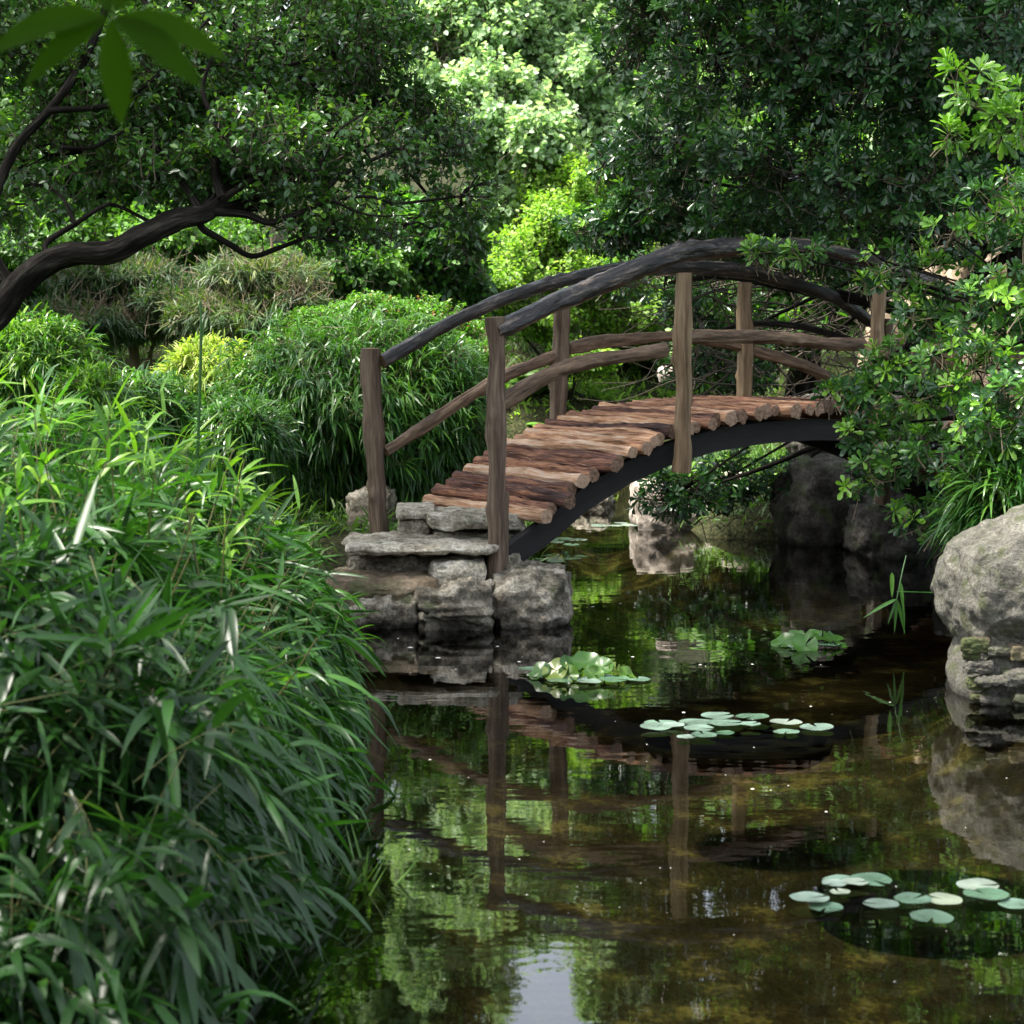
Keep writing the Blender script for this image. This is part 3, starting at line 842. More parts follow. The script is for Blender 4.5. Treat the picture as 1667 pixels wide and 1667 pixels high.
# rocks under and behind the right half of the bridge
rocks = [(1036, 1140, 792, 905, 14.0, 1.0, 'pale_rock', 21, 'pale pinkish rock at the waterline right of the green channel', 0.25, 0.12),
         (1120, 1240, 820, 885, 14.2, 0.8, 'pale_rock', 22, 'pale low rock behind the leaves hanging under the bridge', 0.5, 0.2),
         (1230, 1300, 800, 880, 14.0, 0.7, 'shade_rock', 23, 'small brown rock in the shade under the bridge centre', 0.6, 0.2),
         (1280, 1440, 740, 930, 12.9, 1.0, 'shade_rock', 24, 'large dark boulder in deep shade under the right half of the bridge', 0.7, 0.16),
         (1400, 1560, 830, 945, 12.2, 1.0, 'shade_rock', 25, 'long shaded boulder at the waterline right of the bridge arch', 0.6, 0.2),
         (1180, 1225, 772, 800, 14.6, 0.5, 'pale_rock', 26, 'small pale rock seen through twigs below the bridge deck', 0.6, 0.15),
         (1450, 1620, 480, 640, 14.2, 1.4, 'cliff', 27, 'tan limestone face behind the branches at the far bridge end', 0.35, 0.2),
         (1560, 1760, 330, 480, 14.6, 1.4, 'cliff', 28, 'upper tan limestone block behind the dark leaves', 0.35, 0.2),
         (1600, 1800, 520, 760, 13.6, 1.4, 'cliff', 29, 'tan rock wall section at the far right behind the shrub', 0.35, 0.2),
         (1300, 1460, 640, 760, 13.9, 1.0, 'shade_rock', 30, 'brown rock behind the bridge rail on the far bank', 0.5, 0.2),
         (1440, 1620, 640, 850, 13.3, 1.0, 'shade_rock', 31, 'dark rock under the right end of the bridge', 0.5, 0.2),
         (1075, 1110, 598, 625, 15.5, 0.5, 'pale_rock', 32, 'small whitish rock on the sunny bank seen left of the tall middle post', 0.6, 0.1),
         (1560, 1700, 870, 1000, 10.6, 0.9, 'shade_rock', 33, 'rock toned dark for shade in the gap behind the big right boulder', 0.6, 0.2)]
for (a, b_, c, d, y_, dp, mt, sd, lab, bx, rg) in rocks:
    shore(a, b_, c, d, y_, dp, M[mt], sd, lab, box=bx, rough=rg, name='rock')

# right-hand boulder on its rubble footing
c = P(1700, 962, 7.5)
stone('boulder', (c[0] + 0.02, 7.75, c[2]), (S(146, 7.5), 0.42, S(115, 7.5)), M['boulder'], 'big rounded grey boulder with speckled face at the right edge above the water', 'boulder', None,
      seed=35, box=0.75, rough=0.115, tilt=-0.25, res=60)
wallr = empty('rubble_footing', (1.9, 7.7, 0), 'low mortared footing of small round stones under the big grey boulder', 'stone footing')
stone('mortar', (2.07, 7.75, 0.0), (0.36, 0.36, 0.22), M['boulder'], parent=wallr, seed=36, box=0.5, rough=0.1)
wl = [(1560, 1050, 26, 15), (1568, 1085, 22, 18), (1600, 1058, 30, 14), (1645, 1062, 34, 16), (1590, 1108, 34, 14), (1640, 1102, 38, 18), (1565, 1112, 20, 12),
      (1600, 1140, 40, 16), (1655, 1140, 46, 18), (1570, 1136, 22, 12), (1700, 1090, 40, 22), (1708, 1140, 40, 22), (1555, 1068, 14, 8), (1688, 1060, 30, 14), (1620, 1160, 44, 12), (1670, 1168, 40, 14)]
for i, (px, py, rx, rz) in enumerate(wl):
    c = P(px + 26, py, 7.40 + random.uniform(0, 0.05))
    stone('footing_stone', c, (S(rx, 7.4) * random.uniform(.8, 1.1), S(rx, 7.4) * 0.7, S(rz, 7.4) * random.uniform(.55, .95)), M['boulder' if i % 3 else 'cliff'], parent=wallr, seed=50 + i, box=0.5, rough=0.22, res=18, tilt=random.uniform(-.15, .15))

# ------------------------------------------------------------------ big foreground bamboo
ZM = ([3.2, 3.5, 3.9, 4.5, 5.2, 6, 7, 8, 8.7, 9.2, 9.6, 10.0], [0.0, 0.42, 0.70, 0.92, 1.08, 1.14, 1.09, 0.98, 0.86, 0.70, 0.48, 0.0])
EDGE = ([3.2, 4, 5, 6, 7, 8, 8.6, 9.2, 9.7, 10], [-0.56, -0.53, -0.50, -0.49, -0.53, -0.70, -0.86, -1.08, -1.28, -1.4])


def mound_z(x, y):
    e = np.interp(y, *EDGE) - x
    q = np.clip(e / 1.05, 0, 1)
    z = np.interp(y, *ZM) * np.sqrt(np.maximum(1 - (1 - q) ** 2, 0))
    return z * (1 + 0.10 * np.sin(x * 5.1 + y * 2.3) * np.sin(y * 3.7 + 1))


thicket = empty('bamboo_thicket', (-1.6, 6.4, 0.1), 'large foreground mass of broad leaved green bamboo drooping over the left shore', 'bamboo')
n = 8500
bx = -0.45 - 1.75 * rng.random(n) ** 1.25
by = 3.25 + 6.7 * rng.random(n) ** 1.15
e = np.interp(by, *EDGE)
bx = e + 0.03 - (np.abs(bx + 0.45)) 
z = mound_z(bx, by)
k = z > 0.06
bx, by, z = bx[k], by[k], z[k]; n = len(bx)
hh = 0.02
gx_ = (mound_z(bx + hh, by) - mound_z(bx - hh, by)) / (2 * hh); gy_ = (mound_z(bx, by + hh) - mound_z(bx, by - hh)) / (2 * hh)
nn = nrm(np.stack([-gx_, -gy_, np.ones(n)], 1))
depth_ = rng.random(n) ** 1.6 * 0.34
lump = 0.07 * snoise(np.stack([bx, by, z], 1), 3.4) + 0.05 * snoise(np.stack([bx, by, z], 1), 7.5)
pz = np.stack([bx, by, z], 1) + nn * (lump - depth_)[:, None]
# extra points down the steep water side and the near face
m2 = 5200
ey = 3.3 + 6.2 * rng.random(m2) ** 1.3
ez = np.interp(ey, *ZM) * rng.uniform(0.04, 0.9, m2)
q = ez / np.maximum(np.interp(ey, *ZM), 0.05)
ex = np.interp(ey, *EDGE) - 1.05 * (1 - np.sqrt(np.maximum(1 - q * q, 0)))
n2_ = nrm(np.stack([np.full(m2, 1.0), rng.normal(size=m2) * 0.25 - 0.2, 0.15 + 0.8 * q], 1))
p2 = np.stack([ex, ey, ez], 1) + n2_ * (0.06 * snoise(np.stack([ex, ey, ez], 1), 5.0) - rng.random(m2) ** 1.5 * 0.3 - 0.03)[:, None]
m3 = 1300   # front face
fx = rng.uniform(-1.9, -0.6, m3); fz = rng.uniform(0.02, 0.85, m3)
fy = 3.3 + 1.0 * (fz / 0.9) ** 2 + rng.random(m3) * 0.3
n3_ = nrm(np.stack([rng.normal(size=m3) * 0.3, np.full(m3, -1.0), 0.1 + fz * 0.8], 1))
p3 = np.stack([fx, fy, fz], 1)
tp = np.vstack([pz, p2, p3]); tn = np.vstack([nn, n2_, n3_])
k = (tp[:, 2] > 0.05) & (snoise(tp, 4.5) > -0.5)
tp, tn = tp[k], tn[k]; n = len(tp)
mL, mT = MB(), MB()
lowz = np.clip((0.62 - tp[:, 2]) / 0.6, 0, 1)
near = np.interp(tp[:, 1], [3.5, 5, 7, 9], [1.15, 1.0, 0.88, 0.8])


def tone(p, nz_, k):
    return 0.05 + 0.14 * np.clip((p[:, 1] - 4) / 2.5, 0, 1) + 0.2 * nz_ * np.clip((p[:, 1] - 4) / 3, 0, 1) + 0.3 * (rng.random(k) - 0.5) + 0.2 * snoise(p, 2.1)  # near leaves toned darker, upper ones lighter: shade and light in the colour


# inner filling: short fans in every direction, set back from the surface
k = rng.random(n) < 0.42
ip, inn = tp[k] - tn[k] * rng.uniform(0.06, 0.3, k.sum())[:, None], tn[k]
m_ = len(ip); sc_ = near[k]
ax = nrm(inn * 0.4 + rng.normal(size=(m_, 3)) * 0.6 + np.array([0.2, 0, 0]))
base = ip - ax * 0.14
sticks(mT, base, ip, 0.0015, 0.0008)
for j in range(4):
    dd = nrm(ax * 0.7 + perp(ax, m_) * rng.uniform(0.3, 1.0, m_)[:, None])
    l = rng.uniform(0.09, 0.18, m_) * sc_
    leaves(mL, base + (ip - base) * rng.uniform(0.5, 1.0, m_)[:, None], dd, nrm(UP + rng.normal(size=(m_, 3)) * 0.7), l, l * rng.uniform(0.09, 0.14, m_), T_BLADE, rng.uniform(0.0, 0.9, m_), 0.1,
           np.clip(tone(ip, inn[:, 2], m_) - 0.12, 0, 1))  # inner leaves a step darker, shade put into their colour
# sprays: arching shoots that carry leaves alternately and poke out of the surface
pick = rng.choice(n, 3600, replace=False)
pick = pick[(tp[pick, 2] > 0.12)]
sp0, sn_ = tp[pick], tn[pick]; m_ = len(pick); lz = lowz[pick]; sc_ = near[pick]
Ls = rng.uniform(0.22, 0.5, m_) * sc_
d0 = nrm(sn_ * 0.5 + UP * 0.45 + np.array([0.35, -0.05, 0]) + rng.normal(size=(m_, 3)) * 0.5)
sp0 = sp0 - d0 * (Ls * 0.62)[:, None] - sn_ * 0.04
arch = rng.uniform(0.25, 0.75, m_)
at_ = lambda f: sp0 + d0 * (Ls * f)[:, None] - UP * (arch * Ls * f * f)[:, None]
tan_ = lambda f: nrm(d0 - UP * (2 * arch * f)[:, None])
for f0, f1 in ((0, .35), (.35, .7), (.7, 1)):
    sticks(mT, at_(f0), at_(f1), 0.0016 * (1.2 - f0), 0.0016 * (1.2 - f1))
sidev = perp(tan_(0.6), m_); sidev[:, 2] *= 0.3; sidev = nrm(sidev)
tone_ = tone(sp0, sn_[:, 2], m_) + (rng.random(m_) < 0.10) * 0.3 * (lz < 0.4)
for j in range(8):
    f = 0.3 + 0.7 * j / 7
    sg = 1 if j % 2 else -1
    wide = 0.75 if j < 7 else 0.12
    dd = nrm(tan_(f) * 0.8 + sidev * sg * wide + rng.normal(size=(m_, 3)) * 0.22)
    l = rng.uniform(0.10, 0.21, m_) * sc_ * (1.08 - 0.25 * abs(f - 0.7))
    kk = rng.random(m_) < (0.9 if j < 6 else 2)
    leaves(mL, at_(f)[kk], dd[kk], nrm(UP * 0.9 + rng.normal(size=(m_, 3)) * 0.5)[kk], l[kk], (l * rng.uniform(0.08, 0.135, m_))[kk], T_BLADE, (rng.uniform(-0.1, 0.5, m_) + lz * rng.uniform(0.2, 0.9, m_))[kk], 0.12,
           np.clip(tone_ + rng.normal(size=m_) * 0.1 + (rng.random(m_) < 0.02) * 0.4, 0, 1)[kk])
# young bright upright shoots
ns = 70
sx_ = rng.uniform(-1.75, -0.75, ns); sy_ = rng.uniform(5.0, 8.6, ns)
szz = mound_z(sx_, sy_)
for i in range(ns):
    if szz[i] < 0.4: continue
    a0 = np.array([sx_[i], sy_[i], szz[i] - 0.15])
    ln_ = random.uniform(0.12, 0.27)
    top = a0 + np.array([random.uniform(-0.08, 0.12), random.uniform(-0.06, 0.06), ln_])
    sticks(mT, [a0], [top], 0.003, 0.0012, 4)
    kx = random.randint(3, 5)
    d_ = nrm(np.stack([rng.normal(size=kx) * 0.7 + 0.25, rng.normal(size=kx) * 0.5, rng.uniform(0.1, 1.2, kx)], 1))
    qs = a0 + (top - a0) * rng.uniform(0.5, 1, kx)[:, None]
    leaves(mL, qs, d_, UP + rng.normal(size=(kx, 3)) * 0.3, rng.uniform(0.12, 0.22, kx), rng.uniform(0.012, 0.019, kx), T_BLADE, rng.uniform(0.1, 0.6, kx), 0.1, rng.uniform(0.7, 1.0, kx))
foliage_obj = mL.build('foliage', M['bamboo'], thicket)
mT.build('twigs', M['cane'], thicket)
mC = MB()
for i in range(170):
    y_ = random.uniform(3.6, 9.3); x_ = np.interp(y_, *EDGE) - random.uniform(0.12, 1.4)
    zt = float(mound_z(np.array([x_]), np.array([y_]))[0])
    if zt < 0.2: continue
    s_ = np.array([x_ - random.uniform(0.05, 0.25), y_ + random.uniform(-.1, .15), 0.0])
    e_ = np.array([x_ + random.uniform(-.05, .12), y_ - random.uniform(-.1, .1), zt * 0.93])
    tube(mC, [s_, s_ * 0.55 + e_ * 0.45 + np.array([-0.04, 0, 0.05]), e_], [0.005, 0.0045, 0.002], 5, 4, 0.02, seed=i)
mC.build('canes', M['cane'], thicket)

# tall single shoot rising out of the thicket
sh = empty('bamboo_shoot', P(325, 745, 7.6), 'tall thin upright green bamboo shoot with one leaf rising above the thicket', 'bamboo shoot')
m = MB(); tube(m, [P(320, 790, 7.6), P(325, 640, 7.6), P(327, 560, 7.6), P(327, 490, 7.6)], [0.0065, 0.006, 0.0055, 0.003], 8, 6, 0.03, seed=3)
m.build('stem', M['bamboo_dark'], sh)
m = MB(); q_ = np.array([P(324, 745, 7.6), P(327, 560, 7.6), P(327, 515, 7.6), P(324, 750, 7.6)])
leaves(m, q_, [(0.8, -0.2, 0.5), (0.1, 0, 1), (-.05, .1, 1), (-.7, -.3, .5)], [(0, -1, .3)] * 4, [0.15, 0.1, 0.09, .12], [.024, .012, .01, .018], T_BLADE, 0.15, 0.1, [.3, .7, .8, .3])
m.build('leaves', M['bamboo_dark'], sh)


def bush(name, loc, label, cat, blobs, n, kind, mat, twmat='twig', group=None, **kw):
    o = empty(name, loc, label, cat, group)
    mL, mT = MB(), MB()
    p, base, c = crown(mL, mT, blobs, n, kind, **kw)
    mL.build('foliage', M[mat], o)
    root = np.array(loc)
    # stems from the root into each lobe
    for i, b_ in enumerate(blobs):
        tg = np.array(b_[0])
        ray_branches(mT, root, [tg + np.array([0, 0, -0.1])], 0.02, 0.008, 0.06, seed=i)
    if len(p):
        for j in rng.choice(len(p), min(80, len(p)), replace=False):
            ray_branches(mT, c[j] + (base[j] - c[j]) * 0.1, [base[j]], 0.006, 0.0025, 0.08, seed=int(j), sides=4)
    mT.build('stems', M[twmat], o)
    return o


# ------------------------------------------------------------------ mid-distance shrubs
bush('weeping_bamboo', (-0.95, 12.6, 0.15), 'dark weeping bamboo mound with drooping narrow leaves in front of the clipped shrub', 'bamboo',
     [blob(560, 660, 12.3, 190, 150, 0.75), blob(680, 690, 12.4, 130, 150, 0.6), blob(460, 680, 12.1, 100, 110, 0.5), blob(610, 590, 12.7, 140, 80, 0.6)], 6500, 'blade', 'bamboo_dark', 'cane',
     L=0.15, up=0.05, twig=0.2, per=5, aspect=0.085, gap=-0.6, rmin=0.68, base_r=0.55, var=0.4, zfloor=0.08)
bush('clipped_shrub', (-0.8, 13.6, 0.2), 'smooth rounded bright green clipped shrub rising behind the dark bamboo mound', 'shrub',
     [blob(615, 610, 13.4, 185, 138, 0.8)], 15000, 'alt', 'hedge', L=0.026, up=0.5, twig=0.05, per=5, gap=-0.95, rmin=0.86, base_r=0.5, aspect=0.55)
bush('golden_bamboo', (-1.9, 12.9, 0.2), 'pale yellow green dwarf bamboo clump glowing in the sun left of the clipped shrub', 'bamboo',
     [blob(350, 615, 12.9, 88, 62, 0.4), blob(310, 640, 12.8, 60, 50, 0.3)], 1900, 'blade', 'bamboo_yellow', 'cane', L=0.13, up=0.35, twig=0.12, per=5, aspect=0.09, gap=-0.8, rmin=0.6, base_r=0.5)
bush('left_bamboo_clump'.replace('left_', 'fresh_'), (-2.5, 10.3, 0.2), 'fresh green fine leaved bamboo clump under the leaning tree limb', 'bamboo',
     [blob(55, 590, 10.3, 110, 85, 0.45), blob(-60, 580, 10.4, 110, 90, 0.4), blob(150, 640, 10.0, 60, 50, 0.3)], 3200, 'blade', 'bamboo', 'cane', L=0.12, up=0.3, twig=0.12, per=5, aspect=0.09, gap=-0.8, rmin=0.6, base_r=0.65)
bush('low_bamboo', (-2.1, 11.4, 0.2), 'small shaded bamboo tuft between the golden clump and the foreground thicket', 'bamboo',
     [blob(230, 660, 11.2, 90, 60, 0.4), blob(400, 700, 11.0, 80, 60, 0.4)], 1900, 'blade', 'bamboo_dark', 'cane', L=0.12, up=0.2, twig=0.12, per=5, aspect=0.09, gap=-0.8, rmin=0.55, base_r=0.5)
# feathery conifer-like trees in the shade
for i, (bl, lab, br) in enumerate([
    ([blob(430, 450, 15.5, 105, 38, 0.7), blob(400, 515, 15.3, 120, 42, 0.7), blob(480, 485, 15.0, 60, 32, 0.5)], 'olive feathery foliage tree with tan tipped sprays in the shade behind the golden bamboo', 0.62),
    ([blob(200, 455, 16, 130, 40, 0.7), blob(160, 520, 15.6, 120, 40, 0.7), blob(280, 500, 15.8, 90, 50, 0.7)], 'dark green feathery foliage tree under the leaning limb at far left', 0.32)]):
    lx = float(np.mean([b_[0][0] for b_ in bl]))
    o = empty('feathery_tree', (lx, 15.9, 0.3), lab, 'tree', 'feathery trees in the shade')
    mL, mT = MB(), MB()
    p, base, c = crown(mL, mT, bl, 3600, 'blade', L=0.12, up=-0.1, twig=0.24, per=8, aspect=0.085, gap=-0.15, gf=4.5, rmin=0.3, base_r=br - 0.12, var=0.7, dr=0.3)
    mL.build('crown', M['olive'], o)
    for b_ in bl: ray_branches(mT, (lx, 15.9, 0.6), [b_[0]], 0.03, 0.01, 0.06)
    tube(mT, [(lx, 15.9, 0.0), (lx + .05, 15.9, 0.6), (lx, 15.8, 1.4), (lx - .03, 15.8, 2.1)], [0.06, 0.05, 0.035, 0.01], 10, 6, 0.08, 0.1)
    mT.build('trunk', M['twig_pale'], o)

# sunny shrubs behind the bridge
bush('lime_shrub', (0.5, 20.9, 0.6), 'bright lime green fine leaved shrub climbing behind the left half of the bridge rails', 'shrub',
     [blob(800, 455, 20.20, 70, 38, 0.7), blob(850, 420, 20.60, 60, 60, 0.8), blob(900, 370, 20.80, 60, 60, 0.8), blob(940, 320, 21.20, 60, 80, 0.8), blob(880, 300, 21.3, 40, 50, .6), blob(985, 390, 21.00, 80, 70, 0.8), blob(930, 450, 20.60, 90, 55, 0.8), blob(1010, 500, 20.80, 80, 60, .7), blob(890, 510, 20.40, 100, 40, 0.6), blob(950, 575, 20.0, 60, 40, .4)],
     9500, 'alt', 'lime', L=0.06, up=0.4, twig=0.26, per=8, gap=-0.3, gf=4, rmin=0.3, base_r=0.5, var=0.7)
bush('pale_broadleaf_shrub', (1.6, 22.4, 0.5), 'pale yellow green rounded shrub on the sunny bank behind the middle of the bridge', 'shrub',
     [blob(1065, 510, 22.0, 70, 55, 0.6), blob(1130, 590, 21.6, 60, 50, .5)], 2600, 'alt', 'vine', L=0.09, up=0.4, twig=0.2, per=7, gap=-0.5, rmin=0.4, base_r=0.6)
for i, (px, py, y_, rx, rz, lab) in enumerate([(60, 400, 18.5, 150, 75, 'leafy green bush in the gap under the crown at far left'), (300, 395, 18.5, 150, 60, 'shaded bush above the feathery trees'),
                                               (560, 430, 17.5, 120, 60, 'dark bush directly above the clipped shrub'), (700, 400, 18.0, 90, 75, 'dark bush between the clipped shrub and the lime shrub')]):
    q = P(px, py, y_)
    bush('woodland_bush', (q[0], y_, 0.4), lab, 'bush', [blob(px, py, y_, rx, rz, .9), blob(px + 30, py + 60, y_, rx * .8, rz, .7)], 2300, 'alt', 'wood_leaf' if i != 3 else 'bamboo_dark', group='bushes behind the feathery trees', L=0.075, up=.3, twig=.22, per=7, gap=-.6, rmin=.4, base_r=.35, var=.6)


def fern(name, c, R, label, seed, nf=13):
    o = empty(name, c, label, 'fern', 'ferns on the sunny bank')
    mS, mL = MB(), MB()
    c = np.array(c)
    for i in range(nf):
        th = 2 * math.pi * i / nf + random.uniform(-.2, .2)
        el = random.uniform(0.7, 1.15)
        hd = np.array([math.cos(th), math.sin(th), 0])
        ln = R * random.uniform(0.8, 1.15)
        pts = [c + hd * ln * f * math.cos(el) * (1 + 0.3 * f) + UP * (ln * f * math.sin(el) - 0.55 * ln * f * f) for f in np.linspace(0, 1, 9)]
        R_ = catmull(pts, 4)
        sticks(mS, R_[:-1], R_[1:], 0.003, 0.002)
        T = nrm(np.gradient(R_, axis=0))
        sd = nrm(np.cross(T, UP)); nn_ = np.cross(sd, T)
        f = np.linspace(0, 1, len(R_))
        l = R * 0.24 * np.sin(np.clip(f * 0.9 + 0.12, 0, 1) * math.pi) ** 0.8 + 0.004
        for sg in (-1, 1):
            leaves(mL, R_, sd * sg + T * 0.45, nn_, l, l * 0.24, T_OVAL, 0.15, 0.1, np.clip(rng.random(len(R_)) * 0.6 + 0.3, 0, 1))
            leaves(mL, (R_[:-1] + R_[1:]) / 2, (sd * sg + T * 0.45)[:-1], nn_[:-1], l[:-1], l[:-1] * 0.24, T_OVAL, 0.15, 0.1, np.clip(rng.random(len(R_) - 1) * 0.6 + 0.3, 0, 1))
    mL.build('fronds', M['fern'], o); mS.build('stalks', M['fern'], o)
    return o


def gz(x, y): return float(ground_z(np.array([x]), np.array([y]))[0])


for i, (px, py, y_, R, lab) in enumerate([
        (868, 575, 20.6, 0.62, 'tall upright fern in front of the lime shrub, seen between the two left rails'),
        (955, 640, 20.2, 0.5, 'light green fern on the bank just right of the far middle post'),
        (1015, 625, 21.2, 0.58, 'bright fern with spreading fronds left of the tall middle post'),
        (895, 655, 19.9, 0.42, 'low fern close behind the bridge deck'),
        (1040, 570, 22.0, 0.6, 'pale fern under the yellow green shrub behind the middle rails'),
        (770, 570, 20.4, 0.55, 'fern half hidden behind the near end post of the bridge')]):
    q = P(px, py, y_)
    fern('fern', (q[0], y_, max(gz(q[0], y_), q[2] - R * 0.7)), R, lab, i)
# the small raised bank the ferns grow on
mG = MB()
rock(mG, (0.7, 21.6, 0.2), (2.6, 1.9, 0.62), seed=88, box=0.9, rough=0.1)
bk = tag(mG.build('earth_bank', gm, origin=(0.7, 21.6, 0.2)), kind='structure'); weld(bk)

# ------------------------------------------------------------------ left spreading tree
lt = empty('spreading_tree', (-3.1, 8.7, 0.1), 'dark small leaved tree on the left with a thick leaning limb and wide crown', 'tree')
mT = MB(); mL = MB(); mW = MB()
Yl = 8.2
limb = [(-3.1, 8.7, -0.1), (-2.75, 8.5, 0.45), P(-60, 575, Yl), P(0, 507, Yl), P(48, 447, Yl), P(105, 414, Yl), P(180, 410, Yl), P(232, 384, Yl), P(290, 358, Yl), P(335, 348, Yl), P(362, 322, Yl + .1)]
tube(mT, limb, [0.11, 0.085, 0.066, 0.06, 0.055, 0.047, 0.044, 0.043, 0.04, 0.032, 0.026], 16, 8, 0.14, 0.08, seed=5, knots=0, nf=9)
for pts, r0, r1 in [([(76, 420), (76, 395), (122, 365), (168, 336), (193, 336), (248, 363)], .014, .007),
                    ([(320, 352), (330, 372), (352, 385), (378, 400), (410, 417), (450, 405), (500, 385), (545, 362)], .018, .006),
                    ([(345, 345), (400, 350), (440, 362), (490, 345), (540, 326), (600, 320), (640, 330)], .017, .004),
                    ([(360, 325), (400, 300), (450, 270), (500, 290), (530, 250), (552, 212), (600, 180)], .015, .004),
                    ([(362, 322), (350, 280), (360, 220), (330, 150), (350, 80)], .02, .006),
                    ([(250, 362), (270, 350), (290, 345), (320, 349)], .018, .016),
                    ([(500, 385), (560, 395), (600, 415)], .006, .002), ([(540, 326), (600, 350), (680, 350)], .006, .002),
                    ([(122, 365), (100, 320), (60, 300), (20, 310)], .009, .004), ([(20, 470), (-20, 380), (20, 250), (80, 180), (130, 110), (170, 20), (200, -90)], .024, .014),
                    ([(100, 240), (150, 240), (200, 215), (240, 200)], .010, .004), ([(80, 180), (180, 170), (260, 120), (340, 30)], .014, .006)]:
    tube(mT, [P(a, b_, Yl + 0.25 * i / len(pts)) for i, (a, b_) in enumerate(pts)], np.linspace(r0, r1, len(pts)), 8, 5, 0.1, 0, seed=len(pts), knots=2)
tube(mT, [(-2.75, 8.5, 0.45), (-2.9, 8.7, 1.3), (-2.5, 9.0, 2.4), (-2.0, 9.3, 3.4), (-1.4, 9.6, 4.4)], [0.085, 0.08, 0.07, 0.05, 0.02], 12, 6, 0.08, 0.05)
LB = [blob(60, 60, 8.85, 130, 110, .5), blob(230, 130, 8.65, 150, 110, .5), blob(400, 90, 9.05, 150, 120, .5), blob(560, 80, 9.45, 140, 110, .5), blob(660, 30, 9.65, 70, 60, .5),
      blob(700, 220, 9.45, 95, 85, .5), blob(580, 240, 8.85, 140, 100, .5), blob(430, 240, 8.45, 130, 90, .45), blob(290, 270, 8.55, 130, 80, .45), blob(120, 250, 8.65, 140, 110, .5), blob(10, 330, 8.85, 110, 90, .4),
      blob(350, 180, 8.9, 110, 60, .4), blob(150, 160, 9.0, 110, 60, .4), blob(600, 160, 9.5, 110, 60, .4), blob(750, 320, 9.25, 75, 65, .4), blob(650, 370, 8.85, 100, 48, .4), blob(540, 355, 8.55, 110, 60, .4), blob(760, 390, 9.45, 50, 40, .3),
      blob(300, -100, 9.8, 260, 140, .9, .7), blob(-50, -150, 9.6, 260, 200, .9, .7), blob(560, -90, 10.4, 110, 110, .8, .7), blob(150, -420, 10.2, 330, 190, 1.1, .6), blob(480, -400, 10.6, 230, 200, 1.0, .6), blob(-250, -100, 9, 200, 300, .8, .4),
      blob(600, -650, 11.2, 190, 150, 1.1, .6), blob(250, -750, 11.2, 300, 180, 1.1, .6)]
for i, b_ in enumerate(LB):
    src = P(*((330, 348, 8.2) if i in (5, 6, 11, 12, 13, 14, 7) else (120, 120, 8.6)))
    if i > 14: src = np.array([-2.0, 9.3, 3.4])
    ray_branches(mT, src, [b_[0]], 0.018, 0.006, 0.07, seed=i)
    cc, R = np.array(b_[0]), np.array(b_[1])
    tgs = cc + nrm(rng.normal(size=(9, 3))) * R * 0.75
    ray_branches(mT, cc, tgs, 0.007, 0.0025, 0.1, seed=i * 7, sides=5)
crown(mL, mW, LB, 16500, 'alt', L=0.038, gap=-0.1, gf=4.6, per=7, twig=0.11, rmin=0.3, base_r=0.42, var=0.5, young=0.05, aspect=0.52, front=0.4)
mT.build('trunk', M['bark_dark'], lt); mL.build('crown', M['small_gloss'], lt); mW.build('twigs', M['twig'], lt)

# ------------------------------------------------------------------ right evergreen tree with whorled leaves
rt = empty('evergreen_tree', (3.4, 12.3, 0.3), 'broad dark evergreen tree with whorled oblong leaves leaning over the right half of the bridge', 'tree')
mT, mL, mW = MB(), MB(), MB()
RB = [blob(1040, 60, 12.6, 90, 90, .5), blob(1160, 90, 12.2, 140, 120, .6), blob(1320, 90, 11.8, 160, 130, .6), blob(1500, 100, 11.4, 160, 140, .6), blob(1640, 120, 11.0, 120, 140, .5),
      blob(1120, 230, 12.6, 110, 85, .5), blob(1250, 260, 12.0, 140, 100, .5), blob(1400, 280, 11.6, 150, 110, .5), blob(1560, 300, 11.2, 140, 110, .5), blob(1080, 340, 13.0, 120, 60, .5), blob(1000, 370, 13.2, 90, 45, .4),
      blob(1220, 380, 12.6, 130, 60, .5), blob(1380, 400, 12.2, 120, 60, .5), blob(1010, 255, 13.1, 60, 40, .35), blob(1080, 440, 13.6, 110, 50, .4), blob(1160, 490, 13.6, 90, 70, .4), blob(1120, 590, 13.9, 50, 45, .3, .6),
      blob(1200, 600, 13.9, 90, 60, .3, .5), blob(1110, 800, 12.7, 75, 48, .3), blob(1180, 780, 13.2, 70, 50, .3), blob(1280, 780, 13.4, 60, 40, .3, .6),
      blob(1300, -120, 12.0, 280, 160, .9, .6), blob(1560, -150, 11.4, 240, 190, .9, .6), blob(1120, -80, 12.6, 130, 120, .7, .7), blob(1350, -420, 12.2, 330, 200, 1.1, .5), blob(1700, -400, 11.4, 280, 250, 1.1, .4), blob(1450, -720, 12.6, 330, 170, 1.1, .5), blob(1110, -420, 12.9, 150, 170, .8, .6)]
tube(mT, [(3.4, 12.3, 0.0), (3.3, 12.2, 0.9), (3.0, 12.0, 1.9), (2.8, 11.9, 3.1), (2.6, 12.0, 4.6)], [0.16, 0.14, 0.12, 0.09, 0.03], 14, 7, 0.1, 0.1, seed=2)
